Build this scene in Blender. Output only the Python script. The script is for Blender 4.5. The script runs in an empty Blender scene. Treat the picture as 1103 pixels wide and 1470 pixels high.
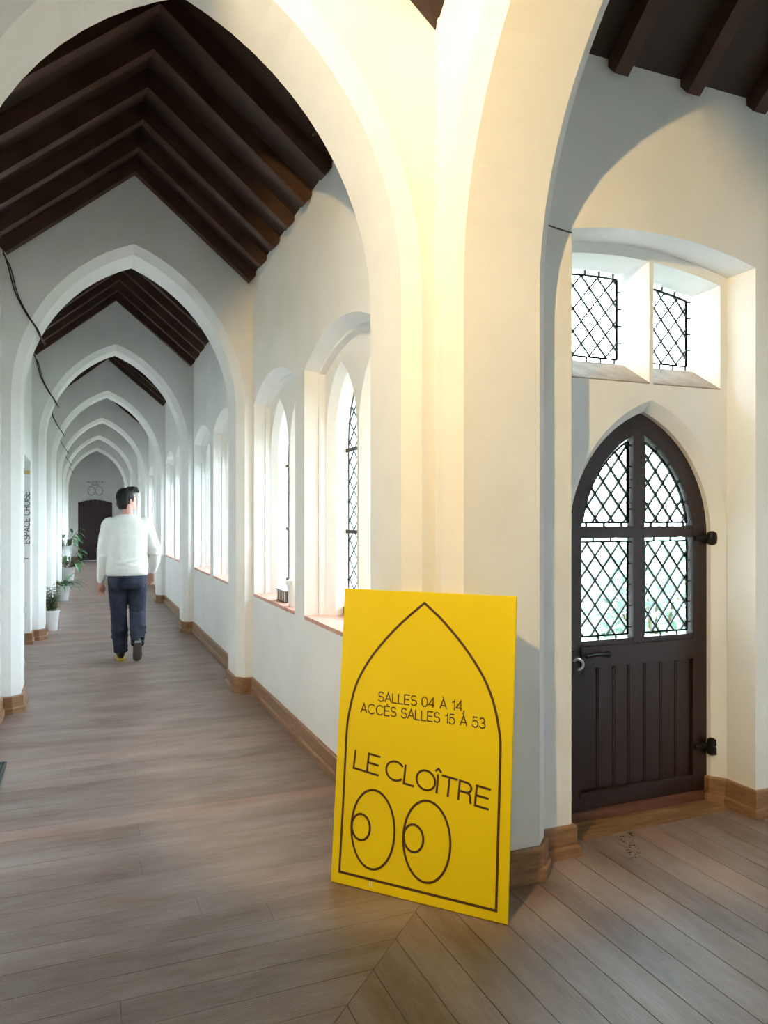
import bpy, bmesh, math, random
from mathutils import Vector, Matrix, Quaternion
from mathutils.geometry import tessellate_polygon
random.seed(7)
S = bpy.context.scene
COL = S.collection
PI = math.pi

# ------------------------------------------------------------------ camera
F_PX, VP_DX, HORIZON, CAM_H = 1070.0, -431.0, 745.0, 1.45
YAW = math.atan2(-VP_DX, F_PX)
cd = bpy.data.cameras.new('camera')
cd.sensor_fit = 'VERTICAL'
cd.sensor_height = 24.0
cd.lens = 24.0 * F_PX / 1470.0
cd.shift_y = (HORIZON - 735.0) / 1470.0
cd.clip_start = 0.02
cam = bpy.data.objects.new('camera', cd)
cam.location = (0, 0, CAM_H)
cam.rotation_euler = (PI / 2, 0, -YAW)
COL.objects.link(cam)
S.camera = cam

# ------------------------------------------------------------------ world, lamp, exposure
W = bpy.data.worlds.new('overcast_sky')
S.world = W
W.use_nodes = True
bg = W.node_tree.nodes['Background']
bg.inputs[0].default_value = (0.78, 0.90, 1.0, 1)
bg.inputs[1].default_value = 23.5

sl = bpy.data.lights.new('spot_lamp', 'SPOT')
sl.energy = 355
sl.color = (1.0, 0.69, 0.25)
sl.shadow_soft_size = 0.025
sl.spot_size = math.radians(77)
sl.spot_blend = 0.22
so = bpy.data.objects.new('spot_lamp', sl)
so.location = (-0.32, 0.94, 3.22)
az, el = math.radians(39), math.radians(-22)
dirv = Vector((math.sin(az) * math.cos(el), math.cos(az) * math.cos(el), math.sin(el)))
so.rotation_euler = dirv.to_track_quat('-Z', 'Y').to_euler()
so.scale = (0.74, 1, 1)
COL.objects.link(so)

vs = S.view_settings
vs.view_transform = 'Standard'
vs.look = 'None'
vs.gamma = 1
vs.use_curve_mapping = False
vs.exposure = -0.06
cy = S.cycles
cy.max_bounces = 14
cy.diffuse_bounces = 8
cy.glossy_bounces = 4
cy.transmission_bounces = 6
cy.transparent_max_bounces = 16
cy.use_denoising = True
cy.sample_clamp_indirect = 0.0
cy.caustics_reflective = False
cy.caustics_refractive = False

# ------------------------------------------------------------------ materials
def mat(name, col, rough=0.6, metal=0.0, spec=0.5):
    m = bpy.data.materials.new(name)
    m.use_nodes = True
    b = m.node_tree.nodes['Principled BSDF']
    b.inputs['Base Color'].default_value = (*col, 1)
    b.inputs['Roughness'].default_value = rough
    b.inputs['Metallic'].default_value = metal
    b.inputs['Specular IOR Level'].default_value = spec
    return m

def N(m, t, **kw):
    n = m.node_tree.nodes.new(t)
    for k, v in kw.items():
        if k.startswith('i_'):
            n.inputs[k[2:].replace('_', ' ')].default_value = v
        else:
            setattr(n, k, v)
    return n

def LK(m, a, ao, b, bi):
    m.node_tree.links.new(a.outputs[ao], b.inputs[bi])

def ramp(m, stops):
    r = N(m, 'ShaderNodeValToRGB')
    e = r.color_ramp.elements
    while len(e) < len(stops):
        e.new(0.5)
    for el_, (p, c) in zip(e, stops):
        el_.position = p
        el_.color = (*c, 1)
    return r

def noisy(m, stops, scale=3.0, detail=6, stretch=(1, 1, 1), bump=0.0, bscale=None, rough=None, dist=0.01, distort=0.0):
    """noise driven colour (and relief) in object space of the world"""
    b = m.node_tree.nodes['Principled BSDF']
    g = N(m, 'ShaderNodeNewGeometry')
    mp = N(m, 'ShaderNodeMapping')
    mp.inputs['Scale'].default_value = stretch
    LK(m, g, 'Position', mp, 'Vector')
    n = N(m, 'ShaderNodeTexNoise', i_Scale=scale, i_Detail=detail, i_Roughness=0.6, i_Distortion=distort)
    LK(m, mp, 0, n, 'Vector')
    r = ramp(m, stops)
    LK(m, n, 'Fac', r, 0)
    LK(m, r, 0, b, 'Base Color')
    if bump:
        n2 = N(m, 'ShaderNodeTexNoise', i_Scale=bscale or scale * 4, i_Detail=8)
        LK(m, mp, 0, n2, 'Vector')
        bp = N(m, 'ShaderNodeBump', i_Strength=bump, i_Distance=dist)
        LK(m, n2, 'Fac', bp, 'Height')
        LK(m, bp, 0, b, 'Normal')
    if rough:
        mr = N(m, 'ShaderNodeMapRange')
        mr.inputs['To Min'].default_value, mr.inputs['To Max'].default_value = rough
        LK(m, n, 'Fac', mr, 'Value')
        LK(m, mr, 0, b, 'Roughness')
    return m

M = {}
M['plaster'] = noisy(mat('plaster', (.8, .79, .77), 0.85, spec=0.2),
                     [(0.25, (.76, .755, .74)), (0.55, (.82, .815, .80)), (0.8, (.84, .835, .82))], 2.2, 7, bump=0.25, bscale=9, dist=0.012)
# scuffs and stains of the lower plaster and the odd chip
def scuffs(m):
    b = m.node_tree.nodes['Principled BSDF']
    src = b.inputs['Base Color'].links[0].from_socket
    g = N(m, 'ShaderNodeNewGeometry')
    n = N(m, 'ShaderNodeTexNoise', i_Scale=14.0, i_Detail=8, i_Roughness=0.72)
    LK(m, g, 'Position', n, 'Vector')
    mr = N(m, 'ShaderNodeMapRange')
    mr.inputs['From Min'].default_value, mr.inputs['From Max'].default_value = 0.69, 0.76
    LK(m, n, 'Fac', mr, 'Value')
    sx = N(m, 'ShaderNodeSeparateXYZ')
    LK(m, g, 'Position', sx, 0)
    hz = N(m, 'ShaderNodeMapRange')
    for k, v in (('From Min', 0.1), ('From Max', 1.4), ('To Min', 0.55), ('To Max', 0.10)):
        hz.inputs[k].default_value = v
    LK(m, sx, 'Z', hz, 'Value')
    mu = N(m, 'ShaderNodeMath', operation='MULTIPLY')
    LK(m, mr, 0, mu, 0); LK(m, hz, 0, mu, 1)
    mx = N(m, 'ShaderNodeMix', data_type='RGBA')
    LK(m, mu, 0, mx, 'Factor')
    m.node_tree.links.new(src, mx.inputs['A'])
    mx.inputs['B'].default_value = (.30, .27, .24, 1)
    LK(m, mx, 'Result', b, 'Base Color')
scuffs(M['plaster'])
M['stone'] = noisy(mat('grey_stone', (.4, .33, .28), 0.8), [(0.3, (.27, .21, .17)), (0.7, (.42, .35, .29))], 9, 8, bump=0.5, bscale=25)
M['roof_board'] = noisy(mat('shade_dark_roof_boards', (.03, .017, .012), 0.55, spec=0.3),
                        [(0.3, (.026, .014, .011)), (0.7, (.046, .026, .019))], 4, 7, stretch=(1, 1, 1), bump=0.15, bscale=30)  # darker than the rafters: shade between them is put into the board colour
M['rafter'] = noisy(mat('dark_rafter_wood', (.03, .017, .012), 0.6, spec=0.2),
                    [(0.3, (.048, .026, .020)), (0.7, (.088, .048, .036))], 5, 6, bump=0.15, bscale=25)
M['door_wood'] = noisy(mat('dark_door_wood', (.02, .01, .011), 0.38, spec=0.45),
                       [(0.3, (.013, .0060, .0068)), (0.7, (.027, .0115, .0125))], 7, 6, stretch=(6, 6, 0.6), bump=0.08, bscale=20)
M['far_door'] = noisy(mat('brown_door_wood', (.05, .02, .018), 0.5),
                      [(0.3, (.020, .008, .009)), (0.7, (.042, .017, .016))], 7, 6, stretch=(5, 5, 0.5))
M['skirting'] = noisy(mat('varnished_skirting_wood', (.25, .14, .07), 0.45, spec=0.4),
                      [(0.3, (.20, .105, .052)), (0.55, (.28, .155, .08)), (0.75, (.34, .20, .11))], 4, 7, stretch=(3, 3, 12), bump=0.15, bscale=12)
M['threshold'] = noisy(mat('worn_threshold_wood', (.2, .1, .05), 0.5),
                       [(0.3, (.14, .065, .03)), (0.6, (.27, .16, .08)), (0.8, (.36, .25, .15))], 5, 8, stretch=(1, 9, 9), bump=0.2, bscale=12)
M['red_board'] = noisy(mat('red_brown_board', (.13, .045, .025), 0.5),
                       [(0.3, (.09, .03, .017)), (0.7, (.18, .07, .04))], 5, 8, stretch=(1, 9, 9))
M['subfloor'] = mat('dark_subfloor', (.02, .014, .01), 0.9)
M['tile'] = noisy(mat('terracotta_sill_tile', (.48, .19, .12), 0.5), [(0.3, (.52, .25, .19)), (0.7, (.66, .38, .30))], 8, 6)
M['iron'] = mat('black_iron', (.012, .011, .012), 0.45, 0.6)
M['steel'] = mat('worn_steel', (.45, .45, .45), 0.3, 1.0)
M['lead'] = mat('lead_came', (.035, .045, .05), 0.55, 0.4)
M['cable'] = mat('black_cable', (.02, .022, .022), 0.6)
M['white_paint'] = mat('white_gloss_paint', (.80, .81, .81), 0.35)
M['brass'] = mat('brass', (.7, .55, .25), 0.35, 0.9)
M['ink'] = mat('dark_brown_ink', (.070, .030, .010), 0.6)
M['grey_ink'] = mat('grey_ink', (.10, .10, .11), 0.7)
M['yellow'] = noisy(mat('yellow_print', (.80, .56, .004), 0.5, spec=0.35), [(0.3, (.80, .605, .002)), (0.7, (.84, .64, .002))], 2, 3)
M['green_iron'] = mat('dark_green_iron', (.02, .05, .045), 0.5)
M['pot'] = mat('white_glazed_pot', (.80, .81, .82), 0.35)
M['soil'] = mat('potting_soil', (.03, .02, .014), 0.95)
M['leaf'] = noisy(mat('green_leaf', (.04, .14, .05), 0.45), [(0.3, (.025, .10, .04)), (0.7, (.08, .21, .07))], 14, 4)
M['leaf_pale'] = noisy(mat('pale_green_leaf', (.12, .25, .12), 0.45), [(0.3, (.06, .17, .08)), (0.7, (.20, .33, .17))], 14, 4)
M['leaf_variegated'] = noisy(mat('variegated_leaf', (.1, .2, .1), 0.45), [(0.4, (.03, .11, .06)), (0.6, (.10, .20, .09)), (0.7, (.42, .44, .26))], 30, 3)
M['leaf_overexposed'] = noisy(mat('overexposed_leaf', (.3, .42, .36), 0.6), [(0.3, (.26, .38, .33)), (0.7, (.42, .54, .48))], 8, 4)  # garden leaves paled, overexposure put into their colour
M['stem'] = mat('plant_stem', (.14, .10, .05), 0.8)
M['skin'] = noisy(mat('skin', (.60, .33, .25), 0.5), [(0.3, (.56, .29, .22)), (0.7, (.64, .37, .28))], 12, 3)
M['hair'] = noisy(mat('black_hair', (.012, .010, .011), 0.55, spec=0.2), [(0.3, (.008, .007, .008)), (0.7, (.03, .025, .024))], 30, 5, stretch=(1, 1, .3), bump=0.5, bscale=60)
M['knit'] = noisy(mat('cream_knit', (.80, .79, .74), 0.9, spec=0.1), [(0.3, (.76, .75, .70)), (0.7, (.84, .83, .79))], 9, 4, bump=0.35, bscale=55, dist=0.006)
M['denim'] = noisy(mat('navy_denim', (.03, .035, .055), 0.85, spec=0.15), [(0.3, (.016, .019, .032)), (0.7, (.05, .058, .085))], 7, 6, bump=0.4, bscale=14, dist=0.012)
M['shoe'] = mat('black_shoe', (.015, .015, .017), 0.5)
M['sole_yellow'] = mat('yellow_sole', (.75, .52, .03), 0.6)
M['sole_grey'] = mat('grey_sole', (.16, .16, .15), 0.8)
M['lawn'] = noisy(mat('lawn', (.10, .16, .06), 0.9), [(0.3, (.12, .14, .09)), (0.7, (.20, .21, .15))], 3, 8)
M['box'] = mat('grey_brown_box', (.16, .12, .10), 0.7)
M['sash'] = mat('red_brown_sash_wood', (.22, .13, .10), 0.6)

def glass_mat(name, tint):
    m = bpy.data.materials.new(name)
    m.use_nodes = True
    nt = m.node_tree
    nt.nodes.clear()
    o = nt.nodes.new('ShaderNodeOutputMaterial')
    tr = nt.nodes.new('ShaderNodeBsdfTransparent'); tr.inputs[0].default_value = (*tint, 1)
    gl = nt.nodes.new('ShaderNodeBsdfGlossy'); gl.inputs['Roughness'].default_value = 0.08
    mx = nt.nodes.new('ShaderNodeMixShader'); mx.inputs[0].default_value = 0.06
    nt.links.new(tr.outputs[0], mx.inputs[1]); nt.links.new(gl.outputs[0], mx.inputs[2])
    nt.links.new(mx.outputs[0], o.inputs[0])
    return m
M['glass'] = glass_mat('old_clear_glass', (.93, .97, .96))
M['glass_b'] = glass_mat('old_greenish_glass', (.86, .95, .92))

PLANK_W = 0.1355
def floor_mat(name, along):
    """worn oiled planks: tone per plank, long grain, matt traffic wear lightened for sheen; along = axis the planks run"""
    m = mat(name, (.2, .1, .05), 0.4, spec=0.95)
    b = m.node_tree.nodes['Principled BSDF']
    g = N(m, 'ShaderNodeNewGeometry')
    sx = N(m, 'ShaderNodeSeparateXYZ'); LK(m, g, 'Position', sx, 0)
    across = 'Y' if along == 'X' else 'X'
    off = 2.647 if along == 'X' else 1.272
    a1 = N(m, 'ShaderNodeMath', operation='SUBTRACT'); LK(m, sx, across, a1, 0); a1.inputs[1].default_value = off - PLANK_W * 100
    a2 = N(m, 'ShaderNodeMath', operation='DIVIDE'); LK(m, a1, 0, a2, 0); a2.inputs[1].default_value = PLANK_W
    a3 = N(m, 'ShaderNodeMath', operation='FLOOR'); LK(m, a2, 0, a3, 0)
    wn = N(m, 'ShaderNodeTexWhiteNoise', noise_dimensions='1D'); LK(m, a3, 0, wn, 'W')
    # grain coordinates: stretched along the plank, shifted per plank
    cv = N(m, 'ShaderNodeCombineXYZ')
    sh = N(m, 'ShaderNodeMath', operation='MULTIPLY'); LK(m, wn, 'Value', sh, 0); sh.inputs[1].default_value = 40
    ad = N(m, 'ShaderNodeMath', operation='ADD'); LK(m, sx, along, ad, 0); LK(m, sh, 0, ad, 1)
    l1 = N(m, 'ShaderNodeMath', operation='MULTIPLY'); LK(m, ad, 0, l1, 0); l1.inputs[1].default_value = 1.0
    l2 = N(m, 'ShaderNodeMath', operation='MULTIPLY'); LK(m, sx, across, l2, 0); l2.inputs[1].default_value = 16.0
    LK(m, l1, 0, cv, 0); LK(m, l2, 0, cv, 1)
    gr = N(m, 'ShaderNodeTexNoise', i_Scale=2.2, i_Detail=9, i_Roughness=0.65, i_Distortion=0.6); LK(m, cv, 0, gr, 'Vector')
    wv = N(m, 'ShaderNodeTexWave', wave_type='BANDS', bands_direction='Y', i_Scale=2.6, i_Distortion=7.0, i_Detail=3.0)
    LK(m, cv, 0, wv, 'Vector')
    tone = ramp(m, [(0.0, (.095, .047, .025)), (0.4, (.120, .061, .033)), (0.85, (.145, .078, .044)), (1.0, (.260, .115, .060))])
    LK(m, wn, 'Value', tone, 0)
    gc = ramp(m, [(0.25, (.50, .46, .44)), (0.5, (.95, .92, .9)), (0.78, (1.35, 1.35, 1.35))])
    LK(m, gr, 'Fac', gc, 0)
    mu = N(m, 'ShaderNodeMix', data_type='RGBA', blend_type='MULTIPLY'); mu.inputs['Factor'].default_value = 1
    LK(m, tone, 0, mu, 'A'); LK(m, gc, 0, mu, 'B')
    # worn grey patches, their colour lightened to carry some window sheen
    wr = N(m, 'ShaderNodeTexNoise', i_Scale=1.25, i_Detail=10, i_Roughness=0.70)
    wp = N(m, 'ShaderNodeMapping'); LK(m, g, 'Position', wp, 'Vector'); LK(m, wp, 0, wr, 'Vector')
    wp.inputs['Scale'].default_value = (1, 3.6, 1) if along == 'X' else (3.6, 1, 1)
    wm = N(m, 'ShaderNodeMapRange'); LK(m, wr, 'Fac', wm, 'Value')
    for k, v in (('From Min', .36), ('From Max', .66), ('To Min', 0.12), ('To Max', .72)):
        wm.inputs[k].default_value = v
    m2 = N(m, 'ShaderNodeMix', data_type='RGBA'); LK(m, wm, 0, m2, 'Factor'); LK(m, mu, 'Result', m2, 'A')
    m2.inputs['B'].default_value = (.365, .285, .265, 1)
    # dark scuff marks
    sc = N(m, 'ShaderNodeTexNoise', i_Scale=17, i_Detail=6, i_Roughness=0.7); LK(m, cv, 0, sc, 'Vector')
    sm = N(m, 'ShaderNodeMapRange'); LK(m, sc, 'Fac', sm, 'Value')
    for k, v in (('From Min', .64), ('From Max', .72), ('To Min', 0), ('To Max', .75)):
        sm.inputs[k].default_value = v
    m3 = N(m, 'ShaderNodeMix', data_type='RGBA'); LK(m, sm, 0, m3, 'Factor'); LK(m, m2, 'Result', m3, 'A')
    m3.inputs['B'].default_value = (.045, .030, .026, 1)
    LK(m, m3, 'Result', b, 'Base Color')
    rr = N(m, 'ShaderNodeMapRange'); LK(m, gr, 'Fac', rr, 'Value')
    rr.inputs['To Min'].default_value, rr.inputs['To Max'].default_value = 0.30, 0.55
    LK(m, rr, 0, b, 'Roughness')
    bp = N(m, 'ShaderNodeBump', i_Strength=0.35, i_Distance=0.004)
    ba = N(m, 'ShaderNodeMath', operation='ADD'); LK(m, gr, 'Fac', ba, 0)
    wq = N(m, 'ShaderNodeMath', operation='MULTIPLY'); LK(m, wv, 'Fac', wq, 0); wq.inputs[1].default_value = 0.35
    LK(m, wq, 0, ba, 1)
    LK(m, ba, 0, bp, 'Height'); LK(m, bp, 0, b, 'Normal')
    return m
M['plank_x'] = floor_mat('oiled_planks_across', 'X')
M['plank_y'] = floor_mat('oiled_planks_along', 'Y')

# ------------------------------------------------------------------ mesh helpers
class MB:
    def __init__(self):
        self.v, self.f = [], []
    def add(self, verts, faces):
        o = len(self.v)
        self.v += [tuple(p) for p in verts]
        self.f += [tuple(i + o for i in f) for f in faces]
    def box(self, x0, x1, y0, y1, z0, z1, T=None):
        p = [(x, y, z) for z in (z0, z1) for y in (y0, y1) for x in (x0, x1)]
        if T: p = [T(*q) for q in p]
        self.add(p, [(0, 2, 3, 1), (4, 5, 7, 6), (0, 1, 5, 4), (2, 6, 7, 3), (0, 4, 6, 2), (1, 3, 7, 5)])
    def loft(self, loops, closed=False, caps=False):
        n = len(loops[0]); o = []
        fs = []
        for l in loops: o += l
        for k in range(len(loops) - 1):
            for i in range(n if closed else n - 1):
                j = (i + 1) % n
                fs.append((k * n + i, k * n + j, (k + 1) * n + j, (k + 1) * n + i))
        if caps:
            fs.append(tuple(reversed(range(n))))
            fs.append(tuple(range((len(loops) - 1) * n, len(loops) * n)))
        self.add(o, fs)
    def poly(self, loops2, mp):
        """polygon with holes given in 2D, mapped to 3D by mp(s, z)"""
        flat = [p for l in loops2 for p in l]
        tris = tessellate_polygon([[Vector((p[0], p[1], 0)) for p in l] for l in loops2])
        self.add([mp(*p) for p in flat], [tuple(t) for t in tris])
    def prism(self, loop2, mp, d0, d1):
        n = len(loop2)
        self.poly([loop2], lambda s, z: mp(s, z, d0))
        self.poly([loop2], lambda s, z: mp(s, z, d1))
        a = [mp(s, z, d0) for s, z in loop2]; b = [mp(s, z, d1) for s, z in loop2]
        self.loft([a, b], closed=True)
    def tube(self, pts, r, n=8, caps=True):
        pts = [Vector(p) for p in pts]
        rings = []
        up = None
        for i, p in enumerate(pts):
            t = (pts[min(i + 1, len(pts) - 1)] - pts[max(i - 1, 0)]).normalized()
            if up is None:
                up = Vector((0, 0, 1)) if abs(t.z) < 0.9 else Vector((1, 0, 0))
            a = t.cross(up)
            if a.length < 1e-4: a = t.cross(Vector((0, 1, 0.3)))
            a.normalize(); b = a.cross(t).normalized(); up = b
            rad = r[i] if isinstance(r, (list, tuple)) else r
            rings.append([tuple(p + a * (rad * math.cos(2 * PI * k / n)) + b * (rad * math.sin(2 * PI * k / n))) for k in range(n)])
        self.loft(rings, closed=True, caps=caps)
    def lathe(self, prof, c, n=20):
        rings = [[(c[0] + r * math.cos(2 * PI * k / n), c[1] + r * math.sin(2 * PI * k / n), c[2] + z) for k in range(n)] for r, z in prof]
        self.loft(rings, closed=True, caps=True)
    def ribbon(self, pts, w, closed=False, mp=None):
        n = len(pts)
        P = [Vector((p[0], p[1])) for p in pts]
        L, Rr = [], []
        for i in range(n):
            if closed: a, c = P[i - 1], P[(i + 1) % n]
            else: a, c = P[max(i - 1, 0)], P[min(i + 1, n - 1)]
            d1 = (P[i] - a); d2 = (c - P[i])
            if d1.length < 1e-9: d1 = d2
            if d2.length < 1e-9: d2 = d1
            d1.normalize(); d2.normalize()
            n1 = Vector((-d1.y, d1.x)); n2 = Vector((-d2.y, d2.x))
            nn = n1 + n2
            if nn.length < 1e-6: nn = n1
            nn.normalize()
            k = (w / 2) / max(0.35, nn.dot(n1))
            L.append(P[i] + nn * k); Rr.append(P[i] - nn * k)
        mp = mp or (lambda s, z: (s, 0, z))
        vs_ = [mp(p.x, p.y) for p in L] + [mp(p.x, p.y) for p in Rr]
        fs = []
        for i in range(n if closed else n - 1):
            j = (i + 1) % n
            fs.append((i, j, n + j, n + i))
        self.add(vs_, fs)
    def obj(self, name, m, parent=None, smooth=False, **props):
        me = bpy.data.meshes.new(name)
        me.from_pydata(self.v, [], self.f)
        bm = bmesh.new(); bm.from_mesh(me)
        bmesh.ops.recalc_face_normals(bm, faces=bm.faces)
        bm.to_mesh(me); bm.free()
        me.materials.append(M[m] if isinstance(m, str) else m)
        if smooth:
            for p in me.polygons: p.use_smooth = True
        o = bpy.data.objects.new(name, me)
        COL.objects.link(o)
        if parent: o.parent = parent
        for k, v in props.items(): o[k] = v
        return o

def empty(name, loc=(0, 0, 0), **props):
    o = bpy.data.objects.new(name, None)
    o.location = loc; o.empty_display_size = 0.1
    COL.objects.link(o)
    for k, v in props.items(): o[k] = v
    return o

ST = dict(kind='structure')

# ------------------------------------------------------------------ plan of the cloister
XL, XR, XC = -0.572, 1.310, 0.369           # corridor A walls and axis
YB, YS, YC = 2.685, 0.809, 1.747            # corridor B walls and axis
AW, ZS, ARC_C, ARC_R = 0.810, 2.37, 0.4545, 1.2645
BAY, Y1 = 3.615, 6.18
GABLES = [Y1 + BAY * k for k in range(6)]   # near faces of the transverse arches beyond the crossing
YEND = Y1 + BAY * 6
TH = 0.47
EAVE, RIDGE = 3.48, 4.26
SLOPE = (RIDGE - EAVE) / (XR - XC)
mapA = lambda s, z, d: (s, d, z)            # planes across corridor A
mapB = lambda s, z, d: (d, s, z)            # planes across corridor B
wallA = lambda s, z, d=0: (XR + d, s, z)    # east wall of A, d goes outwards
wallB = lambda s, z, d=0: (s, YB + d, z)    # north wall of B

def arch_line(c, half, zs, cc, rr, off=0.0, n=14, z0=0.0):
    """two-centred pointed arch, open line from the left foot over the crown to the right foot"""
    pts = [(c - half - off, z0)]
    R = rr + off
    top = math.acos(cc / R)
    left = []
    for i in range(n + 1):
        t = top * i / n
        left.append((c + cc - R * math.cos(t), zs + R * math.sin(t)))
    pts += left
    pts += [(2 * c - s, z) for s, z in reversed(left[:-1])]
    pts.append((c + half + off, z0))
    return pts

def transverse_arch(name, c, lo, hi, p0, mp, th=TH):
    b = MB()
    o6 = arch_line(c, AW, ZS, ARC_C, ARC_R, 0.062)
    o0 = arch_line(c, AW, ZS, ARC_C, ARC_R, 0.0)
    outline = o6 + [(hi, 0), (hi, 3.56), (c, 4.40), (lo, 3.56), (lo, 0)]
    b.poly([outline], lambda s, z: mp(s, z, p0))
    b.poly([outline], lambda s, z: mp(s, z, p0 + th))
    b.loft([[mp(s, z, p0 + d) for s, z in l] for l, d in ((o6, 0), (o0, .062), (o0, th - .062), (o6, th))])
    # the plain flanks that sit inside the side walls
    ed = [(hi, 0), (hi, 3.56), (c, 4.40), (lo, 3.56), (lo, 0)]
    b.loft([[mp(s, z, p0) for s, z in ed], [mp(s, z, p0 + th) for s, z in ed]])
    return b.obj(name, 'plaster', **ST)

transverse_arch('wall_arch_1', XC, XL - .02, XR + .03, YB - .005, mapA)
for k, y in enumerate(GABLES):
    transverse_arch('wall_arch_%d' % (k + 2), XC, XL - .02, XR + .03, y, mapA)
transverse_arch('wall_arch_8', YC, YS - .02, YB + .03, 1.300, mapB)
transverse_arch('wall_arch_9', XC, XL - .02, XR + .03, YS + .005, lambda s, z, d: (s, 2 * YS + .01 - d, z), th=.30)

# ---- windows of the cloister wall: segmental rear arch, two lancets with leaded lights
WH, W_SP, W_CR, W_SILL = 0.65, 2.405, 2.565, 0.83
def seg_loop(c, half, sp, cr, sill, n=14):
    sag = cr - sp
    R = (half * half + sag * sag) / (2 * sag)
    a = math.asin(half / R)
    pts = [(c - half, sill)]
    for i in range(n + 1):
        t = -a + 2 * a * i / n
        pts.append((c + R * math.sin(t), cr - R + R * math.cos(t)))
    pts.append((c + half, sill))
    return pts
def lancet_loop(c, half, sp, rise, sill, n=9):
    rr = (rise * rise + half * half) / (2 * half)
    return arch_line(c, half, sp, rr - half, rr, 0, n, sill)

def clip(poly, a, b):
    """keep the part of a 2D polygon left of a->b"""
    out = []
    side = lambda p: (b[0] - a[0]) * (p[1] - a[1]) - (b[1] - a[1]) * (p[0] - a[0])
    for i in range(len(poly)):
        p, q = poly[i], poly[(i + 1) % len(poly)]
        sp_, sq = side(p), side(q)
        if sp_ >= 0: out.append(p)
        if (sp_ > 0 > sq) or (sp_ < 0 < sq):
            t = sp_ / (sp_ - sq)
            out.append((p[0] + (q[0] - p[0]) * t, p[1] + (q[1] - p[1]) * t))
    return out
def area(p):
    return sum(p[i][0] * p[(i + 1) % len(p)][1] - p[(i + 1) % len(p)][0] * p[i][1] for i in range(len(p))) / 2
def ccw(p):
    q = [p[i] for i in range(len(p)) if abs(p[i][0] - p[i - 1][0]) + abs(p[i][1] - p[i - 1][1]) > 1e-5]
    p = q
    return p if area(p) > 0 else list(reversed(p))

def diamonds(region, dw, dh, origin, inset=0.0):
    """quarry panes of a leaded light: the region cut by a diamond lattice"""
    region = ccw(region)
    xs = [p[0] for p in region]; zs = [p[1] for p in region]
    out = []
    i0, i1 = int((min(xs) - origin[0]) / (dw / 2)) - 2, int((max(xs) - origin[0]) / (dw / 2)) + 3
    j0, j1 = int((min(zs) - origin[1]) / (dh / 2)) - 2, int((max(zs) - origin[1]) / (dh / 2)) + 3
    for i in range(i0, i1):
        for j in range(j0, j1):
            if (i + j) % 2: continue
            cx_, cz = origin[0] + i * dw / 2, origin[1] + j * dh / 2
            p = [(cx_, cz - dh / 2), (cx_ + dw / 2, cz), (cx_, cz + dh / 2), (cx_ - dw / 2, cz)]
            for k in range(len(region)):
                if len(p) < 3: break
                p = clip(p, region[k], region[(k + 1) % len(region)])
            if len(p) >= 3 and abs(area(p)) > 1.2e-4:
                out.append(p)
    return out

def leaded_light(parent, region, mp, d, dw, dh, origin, border=0.016, came=0.006, single=True, glass='glass', ties=None):
    """panes (one object each where they can be told apart) and the lead lattice as one part; border = plain edge strip of glass"""
    region = ccw(region)
    n = len(region)
    # inner line of the border came
    P = [Vector(p) for p in region]
    inner = list(region)
    for i in range(n):
        t = (P[(i + 1) % n] - P[i]).normalized()
        nn = Vector((-t.y, t.x)) * border
        inner = clip(inner, tuple(P[i] + nn), tuple(P[i] + nn + t))
    inner = ccw(inner)
    ni = len(inner)
    ds = diamonds(inner, dw, dh, origin)
    lat = MB()
    seen = set()
    def bar(p, q, w):
        key = tuple(sorted(((round(p[0], 3), round(p[1], 3)), (round(q[0], 3), round(q[1], 3)))))
        if key in seen or (Vector(p) - Vector(q)).length < 1e-4: return
        seen.add(key)
        t = (Vector(q) - Vector(p)).normalized(); nn = Vector((-t.y, t.x)) * w / 2
        a, b_ = Vector(p), Vector(q)
        loop = [a + nn, b_ + nn, b_ - nn, a - nn]
        lat.prism([(l.x, l.y) for l in loop], mp, d - came * .6, d + came * .6)
    for p in ds:
        for i in range(len(p)): bar(p[i], p[(i + 1) % len(p)], came)
    for i in range(ni): bar(inner[i], inner[(i + 1) % ni], came)
    # short ties across the border strip
    acc = 0.0
    for i in range(ni):
        a, b_ = Vector(inner[i]), Vector(inner[(i + 1) % ni])
        L = (b_ - a).length
        s = (ties or 0.1) - acc
        while s < L:
            t = (b_ - a) / L
            q = a + t * s
            nn = Vector((t.y, -t.x))
            bar(tuple(q), tuple(q + nn * border), came * .8)
            s += (ties or 0.1)
        acc = (acc + L) % (ties or 0.1)
    if single:
        b = MB(); b.poly([region, inner], lambda s, z: mp(s, z, d)); b.obj('edge_pane', glass, parent)
        for p in ds:
            if len(p) < 3 or abs(area(p)) < 1e-5: continue
            b = MB(); tilt = random.uniform(-.0012, .0012); ph = random.random() * 6.28
            cx_ = sum(q[0] for q in p) / len(p); cz = sum(q[1] for q in p) / len(p)
            b.add([mp(x, z, d + tilt * ((x - cx_) * math.cos(ph) + (z - cz) * math.sin(ph)) / .05) for x, z in p], [tuple(range(len(p)))])
            b.obj('pane', glass, parent)
    else:
        b = MB(); b.poly([region], lambda s, z: mp(s, z, d)); b.obj('pane', glass, parent)
    lat.obj('lead_lattice', 'lead', parent, kind='stuff')

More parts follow.
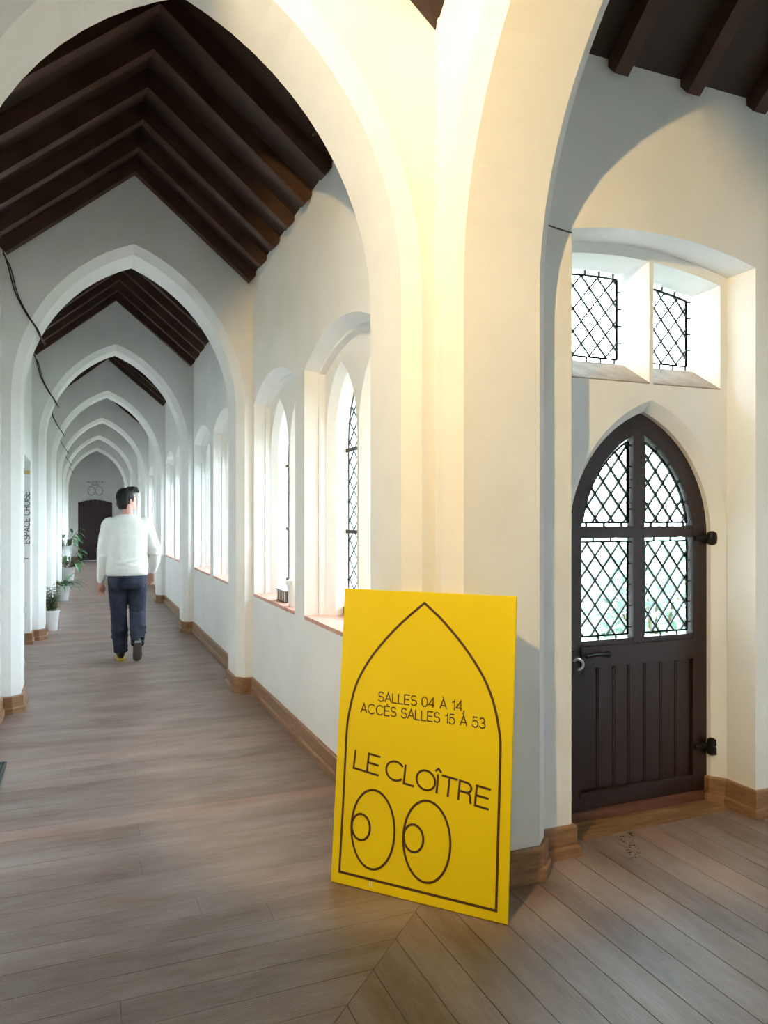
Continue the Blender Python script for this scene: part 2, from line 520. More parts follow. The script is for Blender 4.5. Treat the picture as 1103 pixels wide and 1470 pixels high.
win_no = [0]
def cloister_window(wb, c, mp, detail, label):
    """adds the masonry of one window to the wall MB and its fittings as a window object; returns the hole in the wall face"""
    outer = seg_loop(c, WH, W_SP, W_CR, W_SILL)
    l2 = seg_loop(c, WH - .018, W_SP - .018, W_CR - .045, W_SILL)
    l3 = seg_loop(c, WH - .030, W_SP - .026, W_CR - .060, W_SILL)
    l4 = seg_loop(c, WH - .040, W_SP - .032, W_CR - .070, W_SILL)
    wb.loft([[mp(s, z, d) for s, z in l] for l, d in ((outer, 0), (l2, .088), (l3, .090), (l4, .13))], closed=True)
    lan = []
    for sgn in (-1, 1):
        cc = c + sgn * 0.310
        f0 = lancet_loop(cc, .296, 1.95, .455, W_SILL)
        f1 = lancet_loop(cc, .262, 1.95, .415, W_SILL)
        f2 = lancet_loop(cc, .262, 1.95, .415, W_SILL)
        f3 = lancet_loop(cc, .300, 1.95, .455, W_SILL - .05)
        lan.append((cc, f0, f1))
        wb.loft([[mp(s, z, d) for s, z in l] for l, d in ((f0, .13), (f1, .185), (f2, .29), (f3, .44))], closed=True)
    wb.poly([l4, lan[0][1], lan[1][1]], lambda s, z: mp(s, z, .13))
    win_no[0] += 1
    w = empty('window_%d' % win_no[0], mp(c, W_SILL, .15), label=label, category='window', **ST)
    inv = Vector(w.location)
    mloc = lambda s, z, d: tuple(Vector(mp(s, z, d)) - inv)
    sb = MB()
    for i in range(5):
        a, b_ = c - WH + .02 + i * (2 * WH - .04) / 5, c - WH + .02 + (i + 1) * (2 * WH - .04) / 5 - .003
        sb2 = MB(); sb2.box(a, b_, W_SILL - .02, W_SILL + .004, -.006, .27, T=lambda s, z, d: mloc(s, z, d)); sb2.obj('sill_tile', 'tile', w)
    for cc, f0, f1 in lan:
        leaded_light(w, lancet_loop(cc, .262, 1.95, .415, W_SILL + .02), mloc, .27, .150, .125, (cc - .075, W_SILL + .05), single=detail, border=.012, came=.0056)
        for zb in (0.95, 1.37, 1.89):
            bb = MB(); bb.box(cc - .262, cc + .262, zb - .011, zb + .011, .255, .268, T=mloc); bb.obj('saddle_bar', 'iron', w)
        cb = MB(); cb.box(cc - .262, cc + .262, W_SILL, W_SILL + .055, .235, .285, T=mloc); cb.obj('sash_rail', 'sash', w)
    return outer

# ---- east wall of the long corridor
wb = MB()
holes, oholes = [], []
ends = [YB + TH - .005] + [y + TH for y in GABLES]
side_words = ['first', 'second', 'third', 'fourth', 'fifth', 'sixth', 'seventh']
for k, yk in enumerate(GABLES + [YEND]):
    for j, off in enumerate((-2.21, -.69)):
        lab = 'twin lancet leaded window with round-headed plaster recess, %s of its pair, %s bay from the yellow sign' % (('nearer', 'farther')[j], side_words[k])
        if k == 6 and j == 1: continue      # farther window left out to keep the end wall darker
        holes.append(cloister_window(wb, yk + off, wallA, k < 1, lab))
        for sgn in (-1, 1):
            oholes.append(lancet_loop(yk + off + sgn * .31, .300, 1.95, .455, W_SILL - .05))
wb.poly([[(YB, 0), (YEND, 0), (YEND, 3.56), (YB, 3.56)]] + holes, lambda s, z: wallA(s, z, 0))
wb.poly([[(YB + .44, -.3), (YEND + .3, -.3), (YEND + .3, 3.6), (YB + .44, 3.6)]] + oholes, lambda s, z: wallA(s, z, .44))
wb.obj('wall_east', 'plaster', **ST)

# ---- north wall of the other corridor: door recess, upper lights, unseen windows added beyond the frame for daylight
RX0, RX1, YREC, DC = 1.955, 3.030, 0.175, 2.548
XEND = 10.5
rz = lambda x: 2.752 - .22 * (x - 2.42) ** 2
lz = lambda x: 2.697 - .20 * (x - 2.40) ** 2
nb = MB()
rec = [(RX0, 0)] + [(RX0 + (RX1 - RX0) * i / 16, rz(RX0 + (RX1 - RX0) * i / 16)) for i in range(17)] + [(RX1, 0)]
bh, bo = [], []
for j, xw in enumerate((4.15, 5.60, 7.40, 8.85)):
    bh.append(cloister_window(nb, xw, wallB, False, 'unseen twin lancet leaded window added for daylight in the corridor wall past the dark door, %s from the door' % ('first', 'second', 'third', 'fourth')[j]))
    for sgn in (-1, 1):
        bo.append(lancet_loop(xw + sgn * .31, .300, 1.95, .455, W_SILL - .05))
nb.poly([[(XR - .03, 0)] + rec + [(XEND, 0), (XEND, 3.56), (XR - .03, 3.56)]] + bh, lambda s, z: wallB(s, z, 0))
nb.loft([[wallB(s, z, d) for s, z in l] for l, d in ((rec, 0), (rec, YREC))])
DH, DSP, DRISE = .435, 1.36, .615
DR = (DRISE ** 2 + DH ** 2) / (2 * DH)
dl = lambda off, z0=0: arch_line(DC, DH, DSP, DR - DH, DR, off, 14, z0)
d5, d0, dm = dl(.048), dl(0), dl(-.012)
LX = [(2.085, 2.534), (2.560, 2.985)]
def light_loop(x0, x1, zb, dz=0.0):
    n = 8
    return [(x0, zb)] + [(x0 + (x1 - x0) * i / n, lz(x0 + (x1 - x0) * i / n) + dz) for i in range(n + 1)] + [(x1, zb)]
lf = [light_loop(a, b, 2.105) for a, b in LX]
nb.poly([d5 + [(RX1, 0)] + list(reversed(rec[1:-1])) + [(RX0, 0)]] + lf, lambda s, z: wallB(s, z, YREC))
nb.loft([[wallB(s, z, d) for s, z in l] for l, d in ((d5, YREC), (d0, .235), (d0, .325), (d5, .44))])
GY = .365
for (a, b), f in zip(LX, lf):
    g0 = light_loop(a + .004, b - .012, 2.225, -.012)
    nb.loft([[wallB(s, z, d) for s, z in l] for l, d in ((f, YREC), (g0, GY), (g0, .44))], closed=True)
go = [light_loop(a + .004, b - .012, 2.225, -.012) for a, b in LX]
d5b = dl(.048, -.3)
nb.poly([[(XR + .44, -.3)] + d5b + [(XEND, -.3), (XEND, 3.6), (XR + .44, 3.6)]] + go + bo, lambda s, z: wallB(s, z, .44))
nb.obj('wall_north', 'plaster', **ST)
# the upper lights
uw = empty('window_18', wallB(DC, 2.105, YREC), label='pair of small leaded lights above the dark pointed door', category='window', **ST)
uloc = lambda s, z, d: tuple(Vector(wallB(s, z, d)) - Vector(uw.location))
for a, b in LX:
    leaded_light(uw, light_loop(a + .006, b - .014, 2.227, -.014), uloc, GY, .098, .112, (b - .06, 2.26), border=.026, came=.0072, ties=.085)
    sbm = MB()
    sbm.add([uloc(a - .0, 2.107, YREC - .004), uloc(b, 2.107, YREC - .004), uloc(b - .012, 2.228, GY - .01), uloc(a + .004, 2.228, GY - .01),
             uloc(a - .0, 2.09, YREC + .01), uloc(b, 2.09, YREC + .01), uloc(b - .012, 2.2, GY), uloc(a + .004, 2.2, GY)],
            [(0, 1, 2, 3), (4, 5, 6, 7), (0, 1, 5, 4), (1, 2, 6, 5), (2, 3, 7, 6), (3, 0, 4, 7)])
    sbm.obj('sill', 'stone', uw)

# ---- remaining walls
b = MB()
RA0, RA1, RZ = 8.25, 9.52, 2.12
b.poly([[(YS, 0), (RA0, 0), (RA0, RZ), (RA1, RZ), (RA1, 0), (YEND, 0), (YEND, 3.56), (YS, 3.56)]], lambda s, z: (XL, s, z))
rl = [(RA0, 0), (RA0, RZ), (RA1, RZ), (RA1, 0)]
b.loft([[(XL, s, z) for s, z in rl], [(XL - .55, s, z) for s, z in rl]])
b.poly([[(RA0, 0), (RA0, RZ), (RA1, RZ), (RA1, 0)]], lambda s, z: (XL - .55, s, z))
b.obj('wall_west', 'plaster', **ST)
b = MB(); b.box(XL - .3, XR + .3, YEND, YEND + .15, 0, 4.5); b.obj('wall_end', 'plaster', **ST)
b = MB(); b.box(1.30 + TH, XEND, YS - .15, YS, 0, 3.56); b.obj('wall_south', 'plaster', **ST)
b = MB(); b.box(XEND, XEND + .15, YS - .3, YB + .44, 0, 4.5); b.obj('wall_far_east', 'plaster', **ST)
b = MB()
b.box(XL - .15, XL, -2.6, YS, 0, 3.6); b.box(XR, XR + .15, -2.6, YS, 0, 3.6); b.box(XL - .15, XR + .15, -2.75, -2.6, 0, 4.5)
b.obj('wall_entry', 'plaster', **ST)

# ---- roofs: boards and rafters
cb = MB()
def vault(b, lo, hi, ax, mp, over=.25):
    for s0, s1 in ((ax, ax - .941 - over), (ax, ax + .941 + over)):
        z1 = RIDGE - SLOPE * abs(s1 - ax)
        b.add([mp(s0, RIDGE, lo), mp(s0, RIDGE, hi), mp(s1, z1, hi), mp(s1, z1, lo)], [(0, 1, 2, 3)])
        b.add([mp(s0, RIDGE + .05, lo), mp(s0, RIDGE + .05, hi), mp(s1, z1 + .05, hi), mp(s1, z1 + .05, lo)], [(0, 1, 2, 3)])
vault(cb, YB + .03, YEND + .1, XC, mapA)
vault(cb, 1.33, XEND + .1, YC, mapB)
vault(cb, -2.7, YS - .02, XC, mapA)
for dz in (0, .05):
    hx, hy = XR - XC + .03, YB - YC + .03
    dz -= .09
    C0 = (XC, YC, RIDGE + dz)
    ze = RIDGE - SLOPE * hx + dz
    for sx in (-1, 1):
        for sy in (-1, 1):
            crn = (XC + sx * hx, YC + sy * hy, ze)
            cb.add([C0, (XC, YC + sy * hy, RIDGE + dz), crn], [(0, 1, 2)])
            cb.add([C0, (XC + sx * hx, YC, RIDGE + dz), crn], [(0, 1, 2)])
ceil = cb.obj('ceiling', 'roof_board', **ST)
ang = math.atan(SLOPE)
RL = .955 / math.cos(ang)
RD = .12 * math.cos(ang)
rb = MB()
rb.box(-.0375, .0375, 0, RL, -RD, 0)
r0 = rb.obj('rafter', 'rafter', ceil)
first = [True]
def rafter(pos, side, axis):
    """one rafter: pos along the corridor, side -1/+1 of the ridge"""
    o = r0 if first[0] else r0.copy()
    if not first[0]: COL.objects.link(o); o.parent = ceil
    first[0] = False
    if axis == 'A':
        o.matrix_world = Matrix.Translation((XC, pos, RIDGE)) @ Matrix.Rotation(-side * PI / 2, 4, 'Z') @ Matrix.Rotation(-ang, 4, 'X')
    else:
        o.matrix_world = Matrix.Translation((pos, YC, RIDGE)) @ Matrix.Rotation(PI if side < 0 else 0, 4, 'Z') @ Matrix.Rotation(-ang, 4, 'X')
for y0, y1 in zip(ends, GABLES + [YEND]):
    y = y1 - .075
    while y > y0 + .04:
        for s in (-1, 1): rafter(y, s, 'A')
        y -= .405
x = 2.187
while x < 10.3:
    for s in (-1, 1): rafter(x, s, 'B')
    x += .41

# ---- skirting boards
def skirting(name, lines, h=.132):
    """profiled boards swept along plan lines (left side of the line is the room)"""
    out = None
    for k, line in enumerate(lines):
        P = [Vector(p) for p in line]
        prof = [(0, 0), (.030, 0), (.030, .040), (.024, .046), (.018, .048), (.018, h - .008), (.012, h), (0, h)]
        loops = []
        for i in range(len(P)):
            a = P[max(i - 1, 0)]; c = P[min(i + 1, len(P) - 1)]
            d1 = P[i] - a if i else c - P[i]; d2 = c - P[i] if i < len(P) - 1 else d1
            d1 = d1.normalized(); d2 = d2.normalized()
            n1, n2 = Vector((-d1.y, d1.x)), Vector((-d2.y, d2.x))
            q = (n1 + n2).normalized(); sc = 1 / max(.3, q.dot(n1))
            loops.append([(P[i].x + q.x * t * sc, P[i].y + q.y * t * sc, z) for t, z in prof])
        b = MB()
        b.loft(loops, closed=True, caps=True)
        if out is None: out = b.obj(name, 'skirting', **ST)
        else: b.obj('skirting_board', 'skirting', out)
def pier_r(y, th=TH):        # right pier, walked towards +y: room on the left
    return [(XR, y), (XC + AW + .062, y), (XC + AW, y + .062), (XC + AW, y + th - .062), (XC + AW + .062, y + th), (XR, y + th)]
lines = []
ys = [YB - .005] + GABLES
for k, y in enumerate(ys):
    nxt = (GABLES + [YEND])[k]
    lines.append(pier_r(y))
    lines.append([(XR, y + TH), (XR, nxt)])
skirting('baseboard_east', lines)
lines = []
for k, y in enumerate(ys):
    nxt = (GABLES + [YEND])[k]
    lines.append([(2 * XC - p[0], p[1]) for p in reversed(pier_r(y))])
    if k == 1:
        lines.append([(XL, RA0), (XL, y + TH)]); lines.append([(XL, nxt), (XL, RA1), (XL - .5, RA1)])
    else:
        lines.append([(XL, nxt), (XL, y + TH)])
skirting('baseboard_west', lines)
xf = 1.30
skirting('baseboard_north', [
    [(XEND, YB), (RX1, YB), (RX1, YB + YREC), (DC + DH, YB + .235), (DC + DH, YB + .26)],
    [(RX0, YB + YREC), (RX0, YB), (xf + TH, YB)],
    [(xf + TH, YB), (xf + TH, YC + AW + .062), (xf + TH - .062, YC + AW), (xf + .062, YC + AW), (xf, YC + AW + .062), (xf, YB)]])
skirting('baseboard_end', [[(XR, YEND), (XC + .56, YEND)], [(XC - .55, YEND), (XL, YEND)]])

# ---- floor: subfloor, planks of both corridors mitred on the diagonal of the crossing
b = MB(); b.box(XL - .6, XR + .1, -2.7, YEND + .1, -.06, -.024); b.box(XR, XEND, YS - .1, YB + .3, -.06, -.024)
floor = b.obj('floor', 'subfloor', **ST)
DIAG = 1.375
def plank(loop, m, par=floor):
    b = MB()
    top = [(x, y, 0) for x, y in loop]
    cx_ = sum(p[0] for p in loop) / len(loop); cy_ = sum(p[1] for p in loop) / len(loop)
    b.loft([[(x, y, -.024) for x, y in loop], [(x, y, -.0006) for x, y in loop], [(x - math.copysign(.0004, x - cx_), y - math.copysign(.0004, y - cy_), 0) for x, y in loop]], closed=True)
    b.f.append(tuple(range(2 * len(loop), 3 * len(loop))))
    return b.obj('plank', m, par)
far = MB()
i = -14
while True:
    y0 = 2.647 + i * PLANK_W; y1 = y0 + PLANK_W - .0010; i += 1
    if y0 > YEND: break
    if y1 < YS: continue
    x1a = min(XR, y0 - DIAG); x1b = min(XR, y1 - DIAG)
    if y0 > YB - .06: x1a = x1b = XR
    if x1b < XL + .02: continue
    x1a = max(x1a, XL + .005)
    if y0 < 9.0:
        # long runs are made of two or three lengths
        xl_ = XL - .56 if RA0 - .1 < y0 < RA1 else XL        # the boards run on into the side doorway
        cuts = [xl_]
        if min(x1a, x1b) > .5 and random.random() < .45: cuts.append(random.uniform(-.2, .8) if x1a > .9 else 0.1)
        for q in range(len(cuts)):
            a = cuts[q] + (.0012 if q else 0)
            if q + 1 < len(cuts): plank([(a, y0), (cuts[q + 1], y0), (cuts[q + 1], y1), (a, y1)], 'plank_x')
            else: plank([(a, y0), (x1a, y0), (x1b, y1), (a, y1)], 'plank_x')
    else:
        far.box(XL - .56 if y0 < RA1 else XL, XR, y0, y1, -.024, 0)
far.obj('far_planks', 'plank_x', floor, kind='stuff')
i = -14
while True:
    x0 = 1.272 + i * PLANK_W; x1 = x0 + PLANK_W - .0032; i += 1
    if x0 > XEND: break
    if x1 < XL: continue
    xa = max(x0, XL)
    ya, yb_ = min(YB, xa + DIAG - .002), min(YB, x1 + DIAG - .002)
    lo = YS if x0 > XR - .05 else -2.6
    if x1 > RX0 and x0 < RX1: ya = yb_ = YB + .125
    if x0 > 6:
        if x0 > 8.7: continue
    plank([(xa, lo), (x1, lo), (x1, yb_), (xa, ya)], 'plank_y')

# ---- far door in the end wall, with two ovals printed above
def far_door():
    d = empty('door_3', (XC, YEND, 0), label='dark brown boarded door with shallow arched head at the corridor end', category='door', **ST)
    hw, z1, z2 = .535, 2.02, 2.12
    for i in range(7):
        a, b_ = -hw + i * 2 * hw / 7, -hw + (i + 1) * 2 * hw / 7 - .006
        zz_ = lambda s: z1 + (z2 - z1) * (1 - (s / hw) ** 2)
        b = MB(); b.prism([(a, .02), (b_, .02), (b_, zz_(b_)), ((a + b_) / 2, zz_((a + b_) / 2)), (a, zz_(a))], lambda s, z, dd: (s, dd, z), -.05, -.012); b.obj('door_board', 'far_door', d)
    b = MB(); b.box(-hw - .02, hw + .02, -.012, -.001, 0, 2.03); b.obj('backing', 'far_door', d)
    b = MB(); b.box(-hw - .05, hw + .05, -.16, -.0, 0, .018); b.obj('threshold', 'white_paint', d)
    b = MB(); b.tube([(-hw + .09, -.05, 1.02), (-hw + .09, -.10, 1.02), (-hw + .19, -.10, 1.02)], .009); b.obj('lever_handle', 'iron', d)
far_door()

# ------------------------------------------------------------------ glyphs drawn as single strokes
def arc(cx_, cy_, rx, ry, a0, a1, n=20):
    return [(cx_ + rx * math.cos(math.radians(a0 + (a1 - a0) * i / n)), cy_ + ry * math.sin(math.radians(a0 + (a1 - a0) * i / n))) for i in range(n + 1)]
G = {
 'A': (.72, [[(0, 0), (.36, 1), (.72, 0)], [(.115, .33), (.605, .33)]]),
 'À': (.72, [[(0, 0), (.36, 1), (.72, 0)], [(.115, .33), (.605, .33)], [(.24, 1.27), (.40, 1.10)]]),
 'C': (.84, [arc(.44, .5, .44, .5, 40, 320, 26)]),
 'E': (.60, [[(.60, 1), (0, 1), (0, 0), (.60, 0)], [(0, .52), (.55, .52)]]),
 'È': (.60, [[(.60, 1), (0, 1), (0, 0), (.60, 0)], [(0, .52), (.55, .52)], [(.20, 1.27), (.36, 1.10)]]),
 'É': (.60, [[(.60, 1), (0, 1), (0, 0), (.60, 0)], [(0, .52), (.55, .52)], [(.22, 1.10), (.38, 1.27)]]),
 'I': (.02, [[(.01, 0), (.01, 1)]]),
 'Î': (.02, [[(.01, 0), (.01, 1)], [(-.17, 1.12), (.01, 1.28), (.19, 1.12)]]),
 'L': (.54, [[(0, 1), (0, 0), (.54, 0)]]),
 'O': (.92, [arc(.46, .5, .46, .5, 0, 360, 36)]),
 'P': (.60, [[(0, 0), (0, 1)] + [(.32, 1)] + arc(.32, .735, .28, .265, 90, -90, 14) + [(0, .47)]]),
 'R': (.66, [[(0, 0), (0, 1)] + [(.34, 1)] + arc(.34, .745, .28, .255, 90, -90, 14) + [(0, .49)], [(.34, .49)] + arc(.42, .31, .18, .18, 90, 0, 7) + [(.61, .12), (.66, 0)]]),
 'S': (.62, [arc(.31, .745, .27, .255, 20, 255, 18) + arc(.31, .265, .31, .265, 75, -165, 20)]),
 'T': (.68, [[(0, 1), (.68, 1)], [(.34, 1), (.34, 0)]]),
 '0': (.62, [arc(.31, .5, .31, .5, 0, 360, 30)]),
 '1': (.30, [[(.0, .76), (.20, .84), (.26, 1), (.26, 0)]]),
 '3': (.58, [arc(.27, .75, .25, .25, 160, -80, 16) + arc(.28, .26, .30, .26, 80, -165, 18)]),
 '4': (.64, [[(.47, 0), (.47, 1), (0, .27), (.64, .27)]]),
 '5': (.60, [[(.53, 1), (.10, 1), (.05, .50)] + arc(.28, .33, .31, .33, 132, -160, 18)]),
 ',': (.10, [[(.07, .09), (.02, -.14)]]),
 ' ': (.30, []),
}
def text_width(s, h, gap=.17):
    return sum(G[c][0] + gap for c in s) * h - gap * h
def write(b, s, x, z, h, w, mp, gap=.17, slope=0.0, lean=0.0, xs=1.0):
    for c in s:
        wd, strokes = G[c]
        for st in strokes:
            pts = [((x + (p[0] + lean * p[1]) * h * xs), z + p[1] * h + slope * (x + p[0] * h * xs)) for p in st]
            cl = (abs(pts[0][0] - pts[-1][0]) + abs(pts[0][1] - pts[-1][1])) < 1e-6
            if cl: pts = pts[:-1]
            b.ribbon(pts, w, closed=cl, mp=mp)
        x += (wd + gap) * h * xs
    return x

# ovals and two lines of small lettering painted on the end wall over the far door
b = MB()
em = lambda s, z: (s, YEND - .003, z)
for cx_ in (XC - .125, XC + .125):
    b.ribbon(arc(cx_, 2.43, .115, .155, 0, 360, 30)[:-1], .014, closed=True, mp=em)
for row, (t, z) in enumerate((('SALLES 04 À 14,', 2.71), ('ACCÈS', 2.62))):
    wd = text_width(t, .055)
    write(b, t, XC - wd / 2, z, .055, .009, em)
b.obj('wall_lettering', 'grey_ink', label='small grey lettering and two ovals painted over the far brown door', category='lettering')

# ------------------------------------------------------------------ the dark pointed door
def pointed_door():
    base = Vector((DC, YB + .262, 0))
    d = empty('door_1', base, label='dark wooden pointed door with four leaded panes above upright boards', category='door', **ST)
    loc = lambda s, z, dd: (s - DC, dd, z)                 # dd: depth behind the door face
    out = arch_line(DC, DH + .012, DSP, DR - DH, DR, .012, 16, .055)
    xl0, xl1, xr0, xr1 = 2.198, 2.514, 2.582, 2.892
    low = [[(xl0, .865), (xl1, .865), (xl1, 1.357), (xl0, 1.357)], [(xr0, .865), (xr1, .865), (xr1, 1.357), (xr0, 1.357)]]
    inner = arch_line(DC, DH, DSP, DR - DH, DR, -.090, 16, 1.0)
    inner = clip(ccw(inner), (0, 1.415), (9, 1.415))
    upl = ccw(clip(inner, (xl1, 0), (xl1, 3)))             # left of the upright
    upr = ccw(clip(inner, (xr0, 3), (xr0, 0)))
    pan = [(xl0 - .004, .140), (xr1 + .004, .140), (xr1 + .004, .735), (xl0 - .004, .735)]
    def slab(loop, name, d0=0, d1=.05):
        b = MB(); b.prism(loop, loc, d0, d1); return b.obj(name, 'door_wood', d)
    o_ = arch_line(DC, DH, DSP, DR - DH, DR, .010, 16, .055)
    i_ = arch_line(DC, DH, DSP, DR - DH, DR, -.090, 16, .055)
    b = MB()
    b.loft([[loc(s, z, dd) for s, z in l] for l, dd in ((o_, .05), (o_, .0), (i_, .0), (i_, .05), (o_, .05))])
    b.obj('arched_stile', 'door_wood', d)
    il, ir = DC - DH + .088, DC + DH - .088
    top = max(z for s, z in i_) + .02
    slab([(xl1, .82), (xr0, .82), (xr0, top), (xl1, top)], 'upright', .001, .049)
    slab([(il, 1.357), (xl1, 1.357), (xl1, 1.415), (il, 1.415)], 'cross_rail', .002, .048)
    slab([(xr0, 1.357), (ir, 1.357), (ir, 1.415), (xr0, 1.415)], 'cross_rail', .002, .048)
    slab([(il, .735), (ir, .735), (ir, .865), (il, .865)], 'middle_rail', .003, .047)
    slab([(il, .055), (ir, .055), (ir, .140), (il, .140)], 'kick_rail', .003, .047)
    # raised lock rail with its chamfer
    b = MB(); b.box(xl0 - .002, xr1 + .002, -.010, .002, .742, .838, T=lambda s, dd, z: loc(s, z, dd)); b.obj('lock_rail', 'door_wood', d)
    b = MB(); b.box(xl0 - .004, xr1 + .004, -.006, .004, .118, .142, T=lambda s, dd, z: loc(s, z, dd)); b.obj('bottom_rail', 'door_wood', d)
    xs = [xl0 - .004, 2.302, 2.400, 2.490, 2.588, 2.690, 2.787, xr1 + .004]
    for a, c in zip(xs[:-1], xs[1:]):
        b = MB()
        prof = [(a + .0008, .040), (a + .0008, .020), (a + .004, .0155), (a + .0105, .0155), (a + .0125, .0195), (a + .0145, .0155), (c - .004, .0155), (c - .0008, .020), (c - .0008, .040)]
        b.loft([[loc(s, z, dd) for s, dd in prof] for z in (.140, .735)], closed=True, caps=True)
        b.obj('panel_board', 'door_wood', d)
    for k, reg in enumerate(low + [upl, upr]):
        leaded_light(d, reg, loc, .025, .094, .1185, ((xl0 + .055, .915) if reg in (low[0],) else (xr0 + .04, .915) if reg is low[1] else (xl0 + .055, 1.455) if reg is upl else (xr0 + .04, 1.455)),
                     border=.0175, came=.0072 if k < 2 else .0098, glass='glass_b', ties=.105)
    # thin iron tie bars across the upper panes
    for z in (1.53, 1.645):
        for x0, x1 in ((max(xl0, DC - .36 + (z - 1.5) * .35), xl1), (xr0, min(xr1, DC + .36 - (z - 1.5) * .35))):
            b = MB(); b.tube([loc(x0, z, .018), loc(x1, z, .018)], .0025, 6); b.obj('tie_bar', 'lead', d)
    # latch: ring handle with plate and long drop bar
    b = MB(); b.tube([loc(2.215, .793, -.022), loc(2.28, .800, -.030), loc(2.345, .797, -.022)], .0075, 8); b.obj('latch_bar', 'iron', d)
    b = MB(); b.lathe([(.004, -.006), (.016, -.005), (.017, .004), (.006, .007)], (0, 0, 0), 12)
    b.v = [loc(2.352 + p[0], .797 + p[1], -.012 - p[2]) for p in b.v]; b.obj('latch_boss', 'iron', d)
    b = MB(); b.box(2.118, 2.150, -.014, .002, .71, .83, T=lambda s, dd, z: loc(s, z, dd)); b.obj('latch_plate', 'iron', d)
    b = MB(); b.tube([loc(2.158 + .020 * math.cos(t), .765 + .024 * math.sin(t), -.035 - .012 * math.cos(t)) for t in [math.radians(a) for a in range(150, -100, -20)]], .0065, 8); b.obj('lever_handle', 'steel', d)
    for z in (1.352, .285):
        b = MB()
        b.tube([loc(2.90, z, -.006), loc(2.965, z, -.010), loc(2.985, z, -.016)], [.012, .016, .02], 8)
        b.lathe([(.010, -.045), (.024, -.038), (.024, -.006), (.020, -.002), (.020, .004), (.024, .008), (.022, .036), (.008, .044)] if z < 1 else [(.010, -.036), (.024, -.026), (.027, 0), (.024, .026), (.010, .036)], loc(2.988, z, -.030), 14)
        b.obj('hinge_pintle', 'iron', d)
    for x in (2.533, 2.562):
        b = MB(); b.lathe([(.002, 0), (.005, .002), (.005, .004), (.002, .006)], (0, 0, 0), 8); b.v = [loc(x + p[0], .845 + p[1], -.010 - p[2] * .6) for p in b.v]; b.obj('rail_nail', 'iron', d)
pointed_door()
b = MB()
b.box(DC - DH - .012, DC + DH + .0, YB + .245, YB + .44, -.02, .056)
b.obj('trim_1', 'red_board', label='red-brown sill board under the dark pointed door', category='threshold', **ST)
b = MB()
b.add([(RX0 + .13, YB + .098, -.02), (RX1 - .03, YB + .118, -.02), (RX1 - .055, YB + .245, -.02), (RX0 + .16, YB + .245, -.02),
       (RX0 + .13, YB + .098, .003), (RX1 - .03, YB + .118, .003), (RX1 - .055, YB + .245, .010), (RX0 + .16, YB + .245, .010)],
      [(0, 1, 2, 3), (4, 5, 6, 7), (0, 1, 5, 4), (1, 2, 6, 5), (2, 3, 7, 6), (3, 0, 4, 7)])
b.obj('trim_2', 'threshold', label='worn tan tread board in front of the dark pointed door', category='threshold', **ST)
b = MB(); b.box(RX0, RX1, YB + .09, YB + .44, -.05, -.018); b.obj('trim_3', 'subfloor', **ST)

# ------------------------------------------------------------------ open white door with the vertical lettering (left wall, second bay)
def side_door():
    d = empty('door_2', (XL, RA1 - .02, 0), label='open white side door with vertical dark lettering beyond the first left pier', category='door', **ST)
    b = MB(); b.box(-.53, -.002, -.042, -.002, .16, 2.06); b.obj('door_leaf', 'white_paint', d)
    b = MB(); b.tube([(-.055, -.043, 1.00), (-.055, -.085, 1.00), (-.015, -.085, 1.00)], .009); b.obj('lever_handle', 'steel', d)
    b = MB(); b.box(-.09, .0, -.075, -.043, 1.965, 2.005); b.obj('door_closer', 'brass', d)
    b = MB()
    write(b, 'ESPACE CROISÉ', 1.17, .0, .062, .0095, lambda s, z: (-.006 - z, -.0445, s), gap=.19, xs=.93)
    b.obj('lettering', 'grey_ink', d)
side_door()

